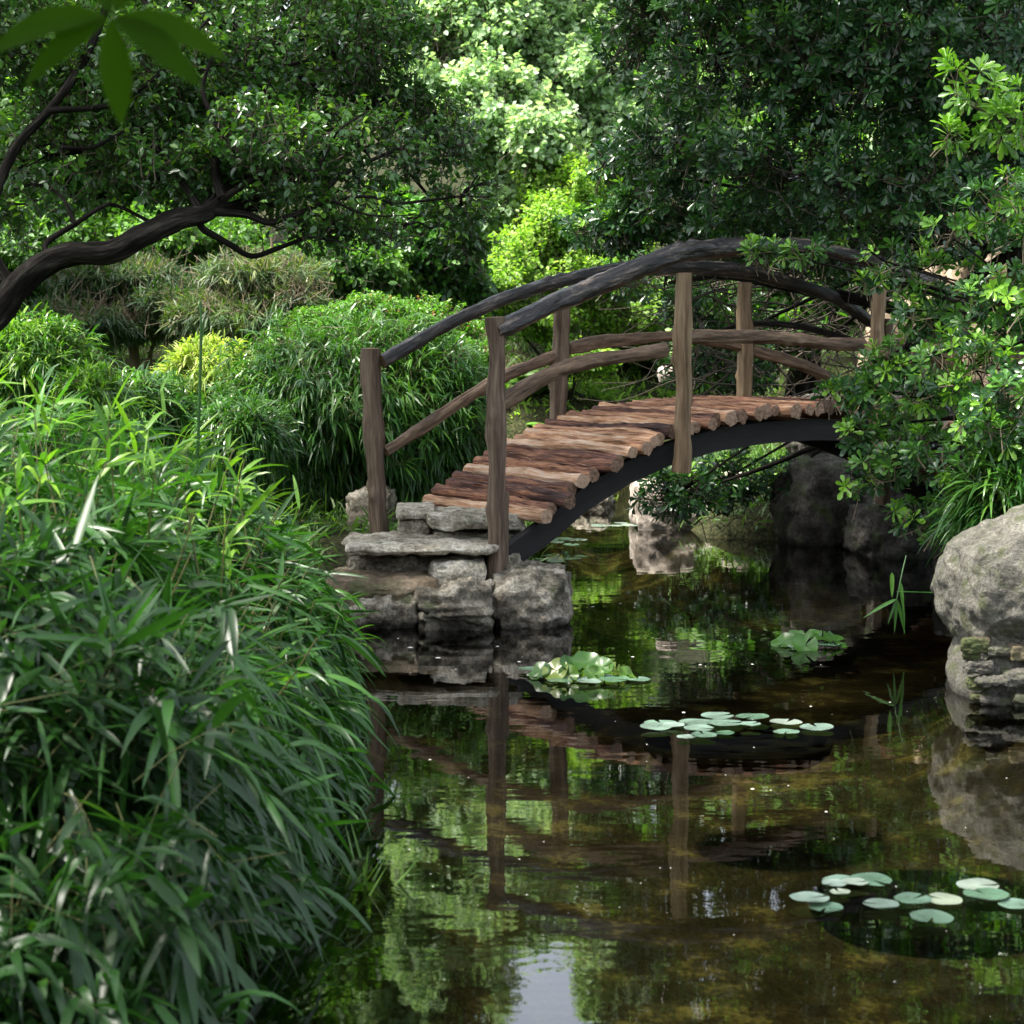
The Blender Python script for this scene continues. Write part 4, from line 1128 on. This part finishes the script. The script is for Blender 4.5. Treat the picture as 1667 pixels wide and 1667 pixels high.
for pts, r0, r1 in [([(1600, 560), (1450, 500), (1300, 470), (1180, 450), (1090, 460)], .05, .012), ([(1600, 420), (1480, 330), (1320, 300), (1180, 270), (1080, 240), (1000, 250)], .05, .01),
                    ([(1620, 350), (1500, 200), (1380, 120), (1220, 60), (1120, -10)], .05, .012), ([(1500, 620), (1400, 560), (1290, 530), (1200, 530), (1130, 560)], .03, .008),
                    ([(1550, 640), (1420, 690), (1320, 730), (1220, 770), (1120, 800)], .025, .008)]:
    tube(mT, [P(a, b_, 12.0 + 0.25 * i) for i, (a, b_) in enumerate(pts)], np.linspace(r0, r1, len(pts)), 8, 6, 0.1, 0, seed=len(pts) + 3, knots=2)
for i, b_ in enumerate(RB):
    cc, R = np.array(b_[0]), np.array(b_[1])
    src = np.array([3.0, 12.0, 1.9]) if cc[2] < 2.8 else np.array([2.8, 11.9, 3.1])
    ray_branches(mT, src, [cc], 0.022, 0.007, 0.06, seed=i)
    ray_branches(mT, cc, cc + nrm(rng.normal(size=(14, 3))) * R * 0.85, 0.008, 0.003, 0.1, seed=i * 7, sides=5)
crown(mL, mW, RB, 10500, 'rosette', L=0.082, gap=-0.27, gf=4.2, per=9, twig=0.18, rmin=0.35, base_r=0.27, var=0.5, young=0.05, tr=0.003, front=0.45)
# tangle of bare twigs under the crown
for i in range(240):
    s_ = P(random.uniform(1130, 1500), random.uniform(400, 660), random.uniform(12.9, 14.0))
    e_ = s_ + np.array([random.uniform(-0.9, 0.3), random.uniform(-0.2, 0.2), random.uniform(-0.5, 0.5)])
    ray_branches(mW, s_, [e_], 0.006, 0.002, 0.12, seed=i, sides=4)
mT.build('trunk', M['bark_dark'], rt); mL.build('crown', M['rosette'], rt); mW.build('twigs', M['twig'], rt)

# nearer shrub whose bright shoots cross in front of the rail
rs = empty('whorled_shrub', (2.75, 9.6, 0.35), 'nearer evergreen shrub with bright green whorled shoots hanging in front of the right bridge rail', 'shrub')
mT, mL, mW = MB(), MB(), MB()
SB = [blob(1620, 480, 9.4, 95, 80, .35), blob(1580, 600, 9.2, 105, 70, .35), blob(1640, 660, 8.9, 90, 70, .3), blob(1500, 640, 9.4, 70, 45, .25), blob(1560, 740, 9.2, 90, 55, .3), blob(1450, 745, 9.5, 65, 45, .25), blob(1395, 700, 9.6, 40, 25, .15), blob(1400, 775, 9.5, 45, 28, .15),
      blob(1490, 840, 9.4, 50, 35, .2), blob(1440, 600, 9.7, 42, 32, .15), blob(1405, 640, 9.7, 42, 28, .15), blob(1420, 450, 9.8, 36, 26, .12), blob(1480, 505, 9.6, 34, 32, .2), blob(1440, 425, 9.6, 45, 40, .2), blob(1500, 440, 9.6, 50, 50, .2), blob(1365, 635, 9.7, 38, 22, .12), blob(1235, 408, 10.1, 42, 20, .12),
      blob(1640, 340, 9.3, 70, 70, .3), blob(1540, 380, 9.6, 70, 60, .3), blob(1650, 800, 9.0, 60, 50, .25), blob(1310, 410, 10.0, 50, 25, .15), blob(1460, 600, 9.8, 60, 50, .25), blob(1480, 690, 9.8, 60, 45, .25), blob(1520, 520, 9.9, 60, 60, .25), blob(1540, 850, 9.6, 60, 30, .2), blob(1720, 560, 9.0, 120, 200, .4, .5)]
for i, b_ in enumerate(SB):
    cc, R = np.array(b_[0]), np.array(b_[1])
    s0 = np.array([2.75, 9.6, 0.35]); jn = P(1720, 560 if cc[2] > 1.1 else 700, 9.3)
    tube(mT, [s0, s0 * 0.4 + jn * 0.6 + [0.1, 0, 0], jn, jn * 0.45 + cc * 0.55 + [0, 0, 0.05], cc], [0.016, 0.013, 0.011, 0.007, 0.004], 6, 5, 0.08, seed=i)
    ray_branches(mT, cc, cc + nrm(rng.normal(size=(7, 3))) * R * 0.8, 0.0045, 0.002, 0.1, seed=i * 7, sides=5)
crown(mL, mW, SB, 1050, 'rosette', L=0.072, gap=-0.7, gf=4.2, per=10, twig=0.12, rmin=0.3, base_r=0.45, var=0.6, young=0.28, tr=0.0025, up=0.45)
mT.build('stems', M['bark_dark'], rs); mL.build('foliage', M['rosette'], rs); mW.build('twigs', M['twig_pale'], rs)

# sunlit spray at the top right
ys_ = empty('young_branch', P(1760, 170, 8.6), 'sunlit yellow green young leafy branch reaching in at the upper right edge', 'branch')
mT, mL = MB(), MB()
tube(mT, [P(1760, 170, 8.6), P(1690, 190, 8.6), P(1600, 180, 8.6), P(1550, 150, 8.6)], [.012, .009, .006, .003], 6, 5, .08)
crown(mL, mT, [blob(1570, 135, 8.6, 55, 40, .12), blob(1640, 190, 8.6, 60, 60, .15), blob(1540, 215, 8.7, 30, 28, .1), blob(1560, 100, 8.7, 30, 16, .08)], 44, 'rosette', L=0.085, gap=-2, per=11, twig=0.12, rmin=0.3, base_r=0.97, var=0.15, up=0.6, aspect=.3)
mL.build('leaves', M['rosette'], ys_); mT.build('twigs', M['twig_pale'], ys_)

# strap-leaved clump above the boulder
bush('arching_bamboo', (2.35, 9.2, 0.3), 'arching narrow leaved bamboo tuft just above the big right boulder', 'bamboo',
     [blob(1640, 790, 9.0, 75, 70, .3), blob(1600, 830, 9.1, 55, 40, .25)], 420, 'blade', 'bamboo_dark', 'cane', L=0.24, up=0.5, twig=0.1, per=4, aspect=0.07, gap=-2, rmin=0.3, base_r=0.55)
bush('seedling', P(1580, 885, 8.0), 'tiny yellow green seedling at the shoulder of the big boulder', 'plant', [blob(1578, 882, 8.0, 14, 8, .03)], 14, 'alt', 'lime', L=0.02, up=.5, twig=.03, per=5, gap=-2)

# ------------------------------------------------------------------ background trees
vt = empty('vine_tree', (-0.3, 23, 0.8), 'vine covered tree with haze painted into its pale green leaves, filling the bright gap at the top centre', 'tree')
mT, mL, mW = MB(), MB(), MB()
VB = [blob(760, 40, 22.5, 110, 90, 1.0), blob(870, 60, 23, 90, 90, 1.0), blob(800, 180, 21.8, 90, 90, .9), blob(870, 230, 21.4, 75, 80, .8), blob(940, 130, 22.6, 80, 90, .9), blob(700, 120, 22.3, 80, 90, .8), blob(980, 220, 22.6, 70, 70, .8), blob(1010, 40, 23, 70, 90, .9),
      blob(710, -110, 23.0, 90, 90, 1.2), blob(1030, -110, 23.4, 90, 90, 1.2), blob(800, -75, 22.8, 60, 50, 1.0), blob(975, -60, 22.8, 50, 50, 1.0), blob(885, -62, 22.9, 70, 50, 1.0), blob(795, -150, 23, 55, 80, 1.0), blob(985, -150, 23, 60, 80, 1.0), blob(815, 330, 21.9, 60, 60, .7), blob(660, -290, 23.6, 110, 120, 1.2), blob(1080, -290, 23.8, 100, 110, 1.2)]
crown(mL, mW, VB, 18000, 'alt', L=0.075, gap=-0.5, gf=2.4, per=7, twig=0.25, rmin=0.5, base_r=0.5, var=0.6, aspect=0.75, tr=0.004)
tube(mT, [(-0.3, 23, 0), (-0.2, 23, 2), (0.0, 23, 3.4), (-0.3, 23.2, 4.4)], [.22, .2, .14, .05], 12, 6, .1, .1)
for i, b_ in enumerate(VB): ray_branches(mT, (-0.1, 23, 2.5), [b_[0]], 0.05, 0.015, 0.06, seed=i)
mT.build('trunk', M['twig_pale'], vt); mL.build('crown', M['vine'], vt); mW.build('twigs', M['twig'], vt)


def bg_tree(x, y, h, r, label, mat, seed, nt_=4200, L=0.13, name='woodland_tree'):
    z0 = gz(x, y)
    o = empty(name, (x, y, z0), label, 'tree', 'woodland trees behind the garden')
    mT, mL = MB(), MB()
    st = random.Random(seed)
    bl = []
    for i in range(13):
        f = i / 12
        zz = z0 + h * (0.16 + 0.74 * f)
        rr = r * (0.45 + 0.5 * math.sin(min(1, f * 1.05 + 0.12) * math.pi)) * 0.62
        th = st.uniform(0, 6.28); off = r * 0.5 * (1 - 0.55 * f)
        cc = np.array([x + math.cos(th) * off, y + math.sin(th) * off * 0.8, zz])
        bl.append((cc, (rr, rr, rr * 0.72)))
    crown(mL, mT, bl, nt_, 'alt', L=L, gap=-0.45, gf=2.0, per=7, twig=0.3, rmin=0.5, base_r=0.45, var=0.7, aspect=0.6, tr=0.006)
    mL.build('crown', M[mat], o)
    tube(mT, [(x, y, z0 - .2), (x + .1, y, z0 + h * .3), (x, y + .1, z0 + h * .6), (x + .1, y, z0 + h * .92)], [r * .09, r * .075, r * .05, .03], 10, 6, .1, .1, seed=seed)
    for i, b_ in enumerate(bl): ray_branches(mT, (x, y, z0 + h * .3), [b_[0]], 0.05, 0.015, 0.06, seed=i, sides=5)
    mT.build('trunk', M['bark_dark'], o)
    return o


bgt = [(-8.5, 21, 7.5, 2.8, 'tall bushy tree at far left behind the spreading tree', 'wood_leaf'), (-5.2, 24, 8.5, 2.8, 'tall bright green tree behind the crown of the spreading tree', 'wood_leaf'),
       (-4.5, 20, 5.5, 2.0, 'medium green tree between the spreading tree and the vine covered tree', 'wood_leaf'), (-3.7, 27, 10.0, 3.0, 'taller pale tree left behind the vine covered tree', 'vine'),
       (5.2, 25, 9.5, 2.7, 'tall pale tree right behind the evergreen tree', 'vine'), (2.9, 20.5, 5.6, 1.9, 'medium pale green tree behind the middle of the bridge', 'wood_leaf'),
       (8.0, 21, 8.0, 3.0, 'bushy tree at far right behind the rock wall', 'wood_leaf'), (1.0, 32, 4.6, 3.0, 'distant pale tree low in the central gap', 'vine'), (6.2, 16.5, 6.0, 2.2, 'dense tree above the tan rock wall', 'wood_leaf'),
       (-5.6, 15.5, 5.2, 2.0, 'dense green tree close behind the leaning limb at far left', 'wood_leaf'), (-2.3, 24.5, 8.2, 1.5, 'slender tall tree left of the pale vine covered tree', 'wood_leaf'), (-1.3, 18.6, 2.6, 0.9, 'low dark leafy shrub tree between the clipped shrub and the vine covered tree', 'small_gloss')]
for i, (x, y, h, r, lab, mt) in enumerate(bgt):
    bg_tree(x, y, h, r, lab, mt, i, 3600 if r > 2.2 else 3000, 0.13 if mt != 'small_gloss' else 0.08)

# unseen tree added over the viewpoint, crown placed to shade pond and bridge
ot = empty('unseen_shade_tree', (-3.6, 0.2, 0.2), 'unseen tall broad tree over the near bank, its crown added to shade the pond', 'tree')
mT, mL = MB(), MB()
OB = []
for i in range(36):
    x_, y_ = random.uniform(-6.5, 1.5), (random.uniform(-3.0, 2.6) if i % 2 else random.uniform(7.4, 12.5))
    OB.append((np.array([x_, y_, random.uniform(5.6, 7.4)]), (1.3, 1.3, 0.6)))
for i in range(16):  # low foliage added out of view to darken the near bamboo
    OB.append((np.array([random.uniform(-4.2, -1.7), random.uniform(-1.5, 2.4), random.uniform(0.8, 4.8)]), (0.75, 0.8, 0.8)))
crown(mL, mT, OB, 8000, 'alt', L=0.16, gap=-0.3, gf=1.4, per=7, twig=0.35, rmin=0.3, base_r=0.5, var=0.6, aspect=0.6, tr=0.006, front=0)
tube(mT, [(-3.6, 0.2, 0), (-3.5, 0.3, 2.2), (-3.0, 0.8, 4.2), (-2.0, 1.4, 6.0)], [.28, .24, .2, .1], 14, 8, .1, .1)
for i, b_ in enumerate(OB): ray_branches(mT, (-3.0, 0.8, 4.2), [b_[0]], 0.06, 0.015, 0.06, seed=i)
mT.build('trunk', M['bark_dark'], ot); mL.build('crown', M['wood_leaf'], ot)

# grass and low plants on all banks (uncountable)
mL = MB()
n = 26000
gxp = rng.uniform(-9, 9, n); gyp = 9.8 + 16 * rng.random(n) ** 1.3
sd = pond_sd(gxp, gyp); k = sd > 0.03
gxp, gyp = gxp[k], gyp[k]; n = len(gxp)
g0 = np.stack([gxp, gyp, ground_z(gxp, gyp)], 1)
k = ~((gxp > -1.0) & (gxp < 0.4) & (gyp < 10.9)); g0 = g0[k]; n = len(g0)
for j in range(4):
    d_ = nrm(np.stack([rng.normal(size=n) * .6, rng.normal(size=n) * .6, rng.uniform(.6, 1.4, n)], 1))
    leaves(mL, g0 + rng.normal(size=(n, 3)) * [.05, .05, 0], d_, nrm(rng.normal(size=(n, 3)) + UP * .2), rng.uniform(.12, .38, n), rng.uniform(.008, .018, n), T_BLADE2, rng.uniform(.2, .8, n), 0.1, np.clip(0.45 + 0.3 * snoise(g0, 1.3) + rng.normal(size=n) * .15, 0, 1))
tag(mL.build('bank_grass', M['grass'], origin=(0, 0, 0)), 'long mixed green grass covering the banks behind the pond', 'grass', kind='stuff')
mL = MB()
n = 5200
a_ = rng.uniform(0, 6.28, n); b2 = rng.random(n) ** .5
g0 = np.stack([0.7 + 2.5 * b2 * np.cos(a_), 21.6 + 1.85 * b2 * np.sin(a_), 0.16 + 0.62 * np.sqrt(np.maximum(1 - b2 ** 2, 0))], 1)
for j in range(4):
    d_ = nrm(np.stack([rng.normal(size=n) * .7, rng.normal(size=n) * .7, rng.uniform(.4, 1.2, n)], 1))
    leaves(mL, g0 + rng.normal(size=(n, 3)) * [.04, .04, 0], d_, nrm(rng.normal(size=(n, 3)) + UP * .2), rng.uniform(.12, .34, n), rng.uniform(.012, .03, n), T_BLADE2, rng.uniform(.2, .8, n), 0.1, rng.random(n))
tag(mL.build('bright_grass', M['lime'], origin=(0.7, 21.6, 0.1)), 'short bright yellow green grass on the sunny rise behind the bridge deck', 'grass', kind='stuff')

# ------------------------------------------------------------------ water lilies in submerged tubs
def pad_mesh(mb, c, R, rot, r, wav=0.004, lift=0.0, tiltv=(0, 0, 1), cup=0.0):
    c = np.array(c, float); n = 26
    a0 = 0.16
    th = np.linspace(a0, 2 * math.pi - a0, n) + rot
    tz = nrm(np.array(tiltv, float)); tx = nrm(np.cross([0, 1, 0], tz)); ty = np.cross(tz, tx)
    rings = []
    for f in (0.35, 0.75, 1.0):
        rr = R * f * (1 + 0.02 * np.sin(3 * th + R * 90) * f)
        zz = wav * f * f * np.sin(4 * th + R * 300) + cup * f * f * R + (0.0015 if f == 1 else 0)
        rings.append(c + rr[:, None] * (np.cos(th)[:, None] * tx + np.sin(th)[:, None] * ty) + zz[:, None] * tz)
    v = np.vstack([[c], *rings])
    tri = [(0, 1 + i, 2 + i) for i in range(n - 1)]
    q = []
    for k in range(2):
        o = 1 + k * n
        q += [(o + i, o + n + i, o + n + i + 1, o + i + 1) for i in range(n - 1)]
    mb.add(v, [np.array(tri), np.array(q)], r)


def W(px, py):
    """Point on the water surface seen at px,py."""
    cy = -(py - 833.5) / F
    dy = math.cos(PITCH) - math.sin(PITCH) * cy; dz = math.sin(PITCH) + math.cos(PITCH) * cy
    t = -H / dz
    return np.array([(px - 833.5) / F * t, dy * t, 0.0])


def lily(cx, cy, pads, label, up=(), tub=None, flower=None, tublabel=''):
    c = W(cx, cy)
    o = empty('water_lily', c, label, 'water lily', 'water lilies on the pond')
    for i, (px, py, w_) in enumerate(pads):
        q = W(px, py); R = S(w_ / 2, q[1]) 
        m = MB(); pad_mesh(m, q + [0, 0, 0.006 + 0.0035 * (i % 4)], R, random.uniform(0, 6.28), random.uniform(0, 1.0), 0.0009, 0, (random.uniform(-.03, .03), random.uniform(-.05, .02), 1))
        m.build('lily_pad', M['pad'], o)
    for i, (px, py, w_, hgt, tv) in enumerate(up):
        q = W(px, py) ; R = S(w_ / 2, q[1])
        m = MB(); pad_mesh(m, q + [0, 0, hgt * 0.6], R * 0.8, random.uniform(0, 6.28), random.uniform(0.1, 1), 0.006, 0, tv, 0.1)
        l_ = m.build('raised_leaf', M['pad_up'], o)
        s_ = MB(); tube(s_, [q + [0, 0, -0.12], q + [0.01, 0, hgt * 0.3], q + [0, 0, hgt * .6]], [.0035, .003, .003], 6, 4, .02)
        s_.build('stalk', M['pad_up'], l_)
    if tub:
        tr_, dz = tub
        m = MB()
        th = np.linspace(0, 2 * math.pi, 56, endpoint=False)
        prof = [(tr_ * .9, -0.055 + dz), (tr_ * .98, -0.03 + dz), (tr_, dz), (tr_ * 0.985, dz + .004), (tr_ * .965, dz), (tr_ * .93, -0.035 + dz), (0.001, -0.04 + dz)]
        v = np.concatenate([np.stack([c[0] + a * np.cos(th), c[1] + a * np.sin(th), np.full(56, b_)], 1) for a, b_ in prof])
        f = [(k * 56 + j, k * 56 + (j + 1) % 56, (k + 1) * 56 + (j + 1) % 56, (k + 1) * 56 + j) for k in range(len(prof) - 1) for j in range(56)]
        tb = m.add(v, [np.array(f)]).build('planter_tub', M['tub'], origin=(c[0], c[1], 0))
        tag(tb, tublabel, 'planter', 'sunken planter tubs')
    return o


lily(1520, 1463, [(1370, 1437, 62), (1418, 1438, 70), (1358, 1446, 42), (1318, 1472, 66), (1345, 1481, 56), (1367, 1458, 34), (1434, 1480, 60), (1486, 1474, 62), (1536, 1468, 62), (1592, 1447, 70), (1606, 1464, 76), (1517, 1504, 72), (1655, 1476, 62), (1700, 1470, 60), (1392, 1444, 44)],
     'nearest lily cluster of blue grey floating pads at the lower right', tub=(0.30, -0.012), tublabel='sunken dark planter tub rim around the nearest lily pads at lower right')
lily(1200, 1195, [(1076, 1180, 56), (1134, 1180, 58), (1168, 1171, 54), (1225, 1174, 56), (1280, 1178, 54), (1180, 1181, 60), (1068, 1189, 52), (1138, 1193, 50), (1180, 1196, 32), (1117, 1204, 32), (1146, 1202, 42), (1222, 1186, 34), (1280, 1194, 44), (1330, 1188, 56), (1095, 1186, 40)],
     'flat lily cluster of pale green pads in the middle of the pond', tub=(0.325, -0.02), tublabel='submerged dark tub below the flat middle lily cluster')
lily(960, 1105, [(880, 1102, 46), (910, 1112, 40), (960, 1114, 42), (1000, 1112, 50), (1038, 1108, 44), (945, 1108, 36), (862, 1094, 40), (985, 1108, 30)],
     'lily plant with raised cupped green leaves in front of the stone steps',
     [(880, 1104, 50, 0.045, (-.5, -.5, .8)), (905, 1106, 56, 0.06, (-.3, -.6, .7)), (930, 1105, 54, 0.085, (.4, -.5, .7)), (955, 1104, 60, 0.10, (.1, -.7, .8)), (980, 1106, 52, 0.08, (-.3, -.5, .8)), (1003, 1106, 46, 0.06, (.5, -.3, .7)), (925, 1108, 44, .04, (-.2, -.8, .5)), (1020, 1107, 46, .035, (.6, -.4, .7)), (968, 1110, 40, .045, (.3, -.8, .5))],
     tub=(0.30, -0.01), tublabel='sunken tub with a faint rim around the raised leaf lily')
lily(1322, 1052, [(1275, 1050, 40), (1300, 1056, 36), (1350, 1053, 40)], 'lily plant with glossy folded leaves behind the middle of the pond near the boulder',
     [(1275, 1052, 50, .03, (-.4, -.4, .9)), (1310, 1058, 56, .035, (.1, -.7, .7)), (1340, 1050, 44, .055, (.2, -.3, .9)), (1362, 1052, 50, .04, (.5, -.3, .8)), (1322, 1048, 46, .06, (-.3, -.2, .9)), (1295, 1048, 40, .05, (-.2, -.5, .8))],
     tub=(0.2, -0.01), tublabel='small sunken tub rim around the folded leaf lily')
lily(912, 912, [(885, 912, 30), (905, 916, 32), (930, 913, 34), (945, 910, 26), (895, 906, 26)], 'small far lily cluster beside the girder foot with one yellow green leaf', [(905, 914, 30, .03, (-.2, -.5, .9)), (921, 910, 20, .05, (.5, -.3, .8))])
lily(915, 882, [(895, 882, 30), (918, 880, 34), (940, 882, 34), (905, 887, 28), (930, 888, 28)], 'thin line of pale far pads on the bright green water under the bridge')
lily(1005, 857, [(975, 857, 28), (1000, 858, 34), (1025, 858, 30), (1045, 860, 26), (1012, 853, 24)], 'farthest pale pads below the leaves hanging under the bridge')

# hanging bamboo sprig by the boulder
hs = empty('fallen_sprig', P(1462, 960, 8.6), 'drooping green bamboo sprig dangling over dark water left of the big boulder', 'sprig')
m = MB(); tube(m, [P(1530, 965, 8.2), P(1500, 964, 8.4), P(1460, 963, 8.6)], [.0025, .002, .002], 6, 5, .02); tube(m, [P(1475, 905, 8.7), P(1468, 935, 8.65), P(1460, 975, 8.6)], [.003, .003, .003], 6, 5, .02)
m.build('stem', M['bamboo_dark'], hs)
m = MB()
q0 = np.array([P(1460, 975, 8.6)] * 4 + [P(1452, 932, 8.6), P(1466, 948, 8.6), P(1470, 980, 8.6)])
leaves(m, q0, [(-.9, -.2, -.35), (-.05, 0, -.8), (.25, 0, -.9), (-.3, 0, -.8), (0, -.1, -.8), (.1, -.1, -.9), (.05, 0, -.9)], [(0, -1, .6)] * 7, [.17, .14, .15, .11, .1, .12, .13], [.016, .014, .015, .012, .02, .017, .013], T_BLADE, 0.12, 0.1, [.5, .4, .55, .3, .75, .6, .4])
m.build('leaves', M['bamboo'], hs)
# submerged reeds by the thicket
wr = empty('water_reeds', W(580, 1420), 'few thin olive water reeds rising beside the foreground bamboo', 'reeds')
m = MB(); c0 = W(578, 1425)
k = 16
q0 = c0 + np.stack([rng.normal(size=k) * .035, rng.normal(size=k) * .07, np.full(k, -.06)], 1)
leaves(m, q0, nrm(np.stack([rng.normal(size=k) * .35 + .12, rng.normal(size=k) * .25, np.full(k, 1.0)], 1)), nrm(rng.normal(size=(k, 3))), rng.uniform(.1, .22, k), .007, T_BLADE, .1, .1, rng.uniform(.3, .7, k))
m.build('foliage', M['grass'], wr)

# floating petals and flecks
pm, nt, out = newmat('petal')
b = N(nt, 'ShaderNodeBsdfPrincipled'); b.inputs['Base Color'].default_value = (0.7, 0.68, 0.6, 1); nt.links.new(b.outputs[0], out.inputs[0])
m = MB()
pl = [(668, 1057, 9), (713, 1074, 9), (648, 1042, 5), (810, 1055, 6), (845, 1080, 6), (897, 1011, 5), (742, 1092, 4), (1113, 1163, 6), (1140, 1085, 5), (1185, 1038, 4), (1320, 1153, 5), (1225, 1288, 6), (1030, 1072, 6), (1225, 1084, 5), (1255, 1290, 4), (1345, 1325, 5), (700, 1240, 4), (1010, 985, 4), (990, 1010, 4), (965, 990, 5)]
for j in range(60): pl.append((random.uniform(640, 1640), random.uniform(1020, 1640), random.uniform(1.2, 3.2)))
for (px, py, w_) in pl:
    q = W(px, py); R = S(w_ / 2, q[1])
    th = np.linspace(0, 2 * math.pi, 7, endpoint=False) + random.random()
    v = np.stack([q[0] + R * np.cos(th) * random.uniform(.7, 1.2), q[1] + R * 1.3 * np.sin(th), 0.006 + R * 0.25 * np.abs(np.sin(th))], 1)
    m.add(v, [np.arange(7)[None]], 0.5)
tag(m.build('floating_petals', pm, origin=(0, 0, 0)), 'scattered white petals and flecks floating on the pond', 'petals', kind='stuff')

# out-of-focus compound leaf hanging close to the camera
nl = empty('hanging_leaf', P(170, -60, 2.3), 'blurred hand shaped leaf with several drooping leaflets hanging at the upper left corner', 'leaf')
m = MB(); hub = P(180, 26, 2.3)
tube(m, [P(150, -140, 2.5), P(165, -50, 2.35), hub], [.003, .0022, .0018], 6, 6, .02); m.build('leaf_stalk', M['near_leaf'], nl)
for i, (tx, ty, w_, dy_) in enumerate([(197, 194, 54, 0), (58, 128, 50, .02), (308, 130, 50, -.02), (-22, 88, 58, .03), (362, 94, 52, .02), (120, -140, 56, .08), (300, -120, 56, .05)]):
    m = MB(); tip = P(tx, ty, 2.3 + dy_); d_ = tip - hub; l_ = float(np.linalg.norm(d_))
    st = hub + d_ * 0.04
    ss = [0, .08, .25, .45, .62, .78, .9, 1]; ws = [.05, .2, .42, .5, .47, .34, .16, .01]
    arch = 0.34 * abs(d_[0]) / l_
    leaves(m, [st], [d_ + UP * arch * l_], [(0, -1, 0.4)], [l_ * (1 + .3 * arch)], [S(w_, 2.3)], tmpl_strip(ws, ss), arch, 0.1, random.uniform(.2, .8))
    m.build('leaflet', M['near_leaf'], nl)

# ------------------------------------------------------------------ light
SUN_EL, SUN_AZ = math.radians(62), math.radians(-105)      # azimuth measured from +Y towards +X: sun stands behind the scene
w = bpy.data.worlds.new('World'); sc.world = w; w.use_nodes = True
nt = w.node_tree; nt.nodes.clear()
sky = nt.nodes.new('ShaderNodeTexSky'); sky.sky_type = 'NISHITA'; sky.sun_disc = False
sky.sun_elevation = SUN_EL; sky.sun_rotation = SUN_AZ
sky.dust_density = 3.0; sky.air_density = 1.0
bg = nt.nodes.new('ShaderNodeBackground'); bg.inputs[1].default_value = 0.15
wo = nt.nodes.new('ShaderNodeOutputWorld')
hz = nt.nodes.new('ShaderNodeHueSaturation'); hz.inputs['Saturation'].default_value = 0.45     # thin bright overcast
nt.links.new(sky.outputs[0], hz.inputs['Color']); nt.links.new(hz.outputs[0], bg.inputs[0]); nt.links.new(bg.outputs[0], wo.inputs[0])
sl = bpy.data.lights.new('sun', 'SUN'); sl.energy = 3.6; sl.angle = math.radians(5); sl.color = (1, 0.95, 0.86)
so = bpy.data.objects.new('sun', sl); COL.objects.link(so)
dirv = Vector((math.sin(SUN_AZ) * math.cos(SUN_EL), math.cos(SUN_AZ) * math.cos(SUN_EL), math.sin(SUN_EL)))
so.rotation_euler = dirv.to_track_quat('Z', 'Y').to_euler()
so.location = (0, 0, 20)

sc.view_settings.view_transform = 'Standard'
sc.view_settings.look = 'None'
sc.view_settings.exposure = 2.08
sc.view_settings.gamma = 1.0
cy = sc.cycles
cy.max_bounces = 8; cy.diffuse_bounces = 3; cy.glossy_bounces = 3; cy.transmission_bounces = 4; cy.transparent_max_bounces = 6
cy.caustics_reflective = False; cy.caustics_refractive = False
cy.use_denoising = True
cy.sample_clamp_indirect = 6
print('faces', sum(len(m.polygons) for m in bpy.data.meshes))
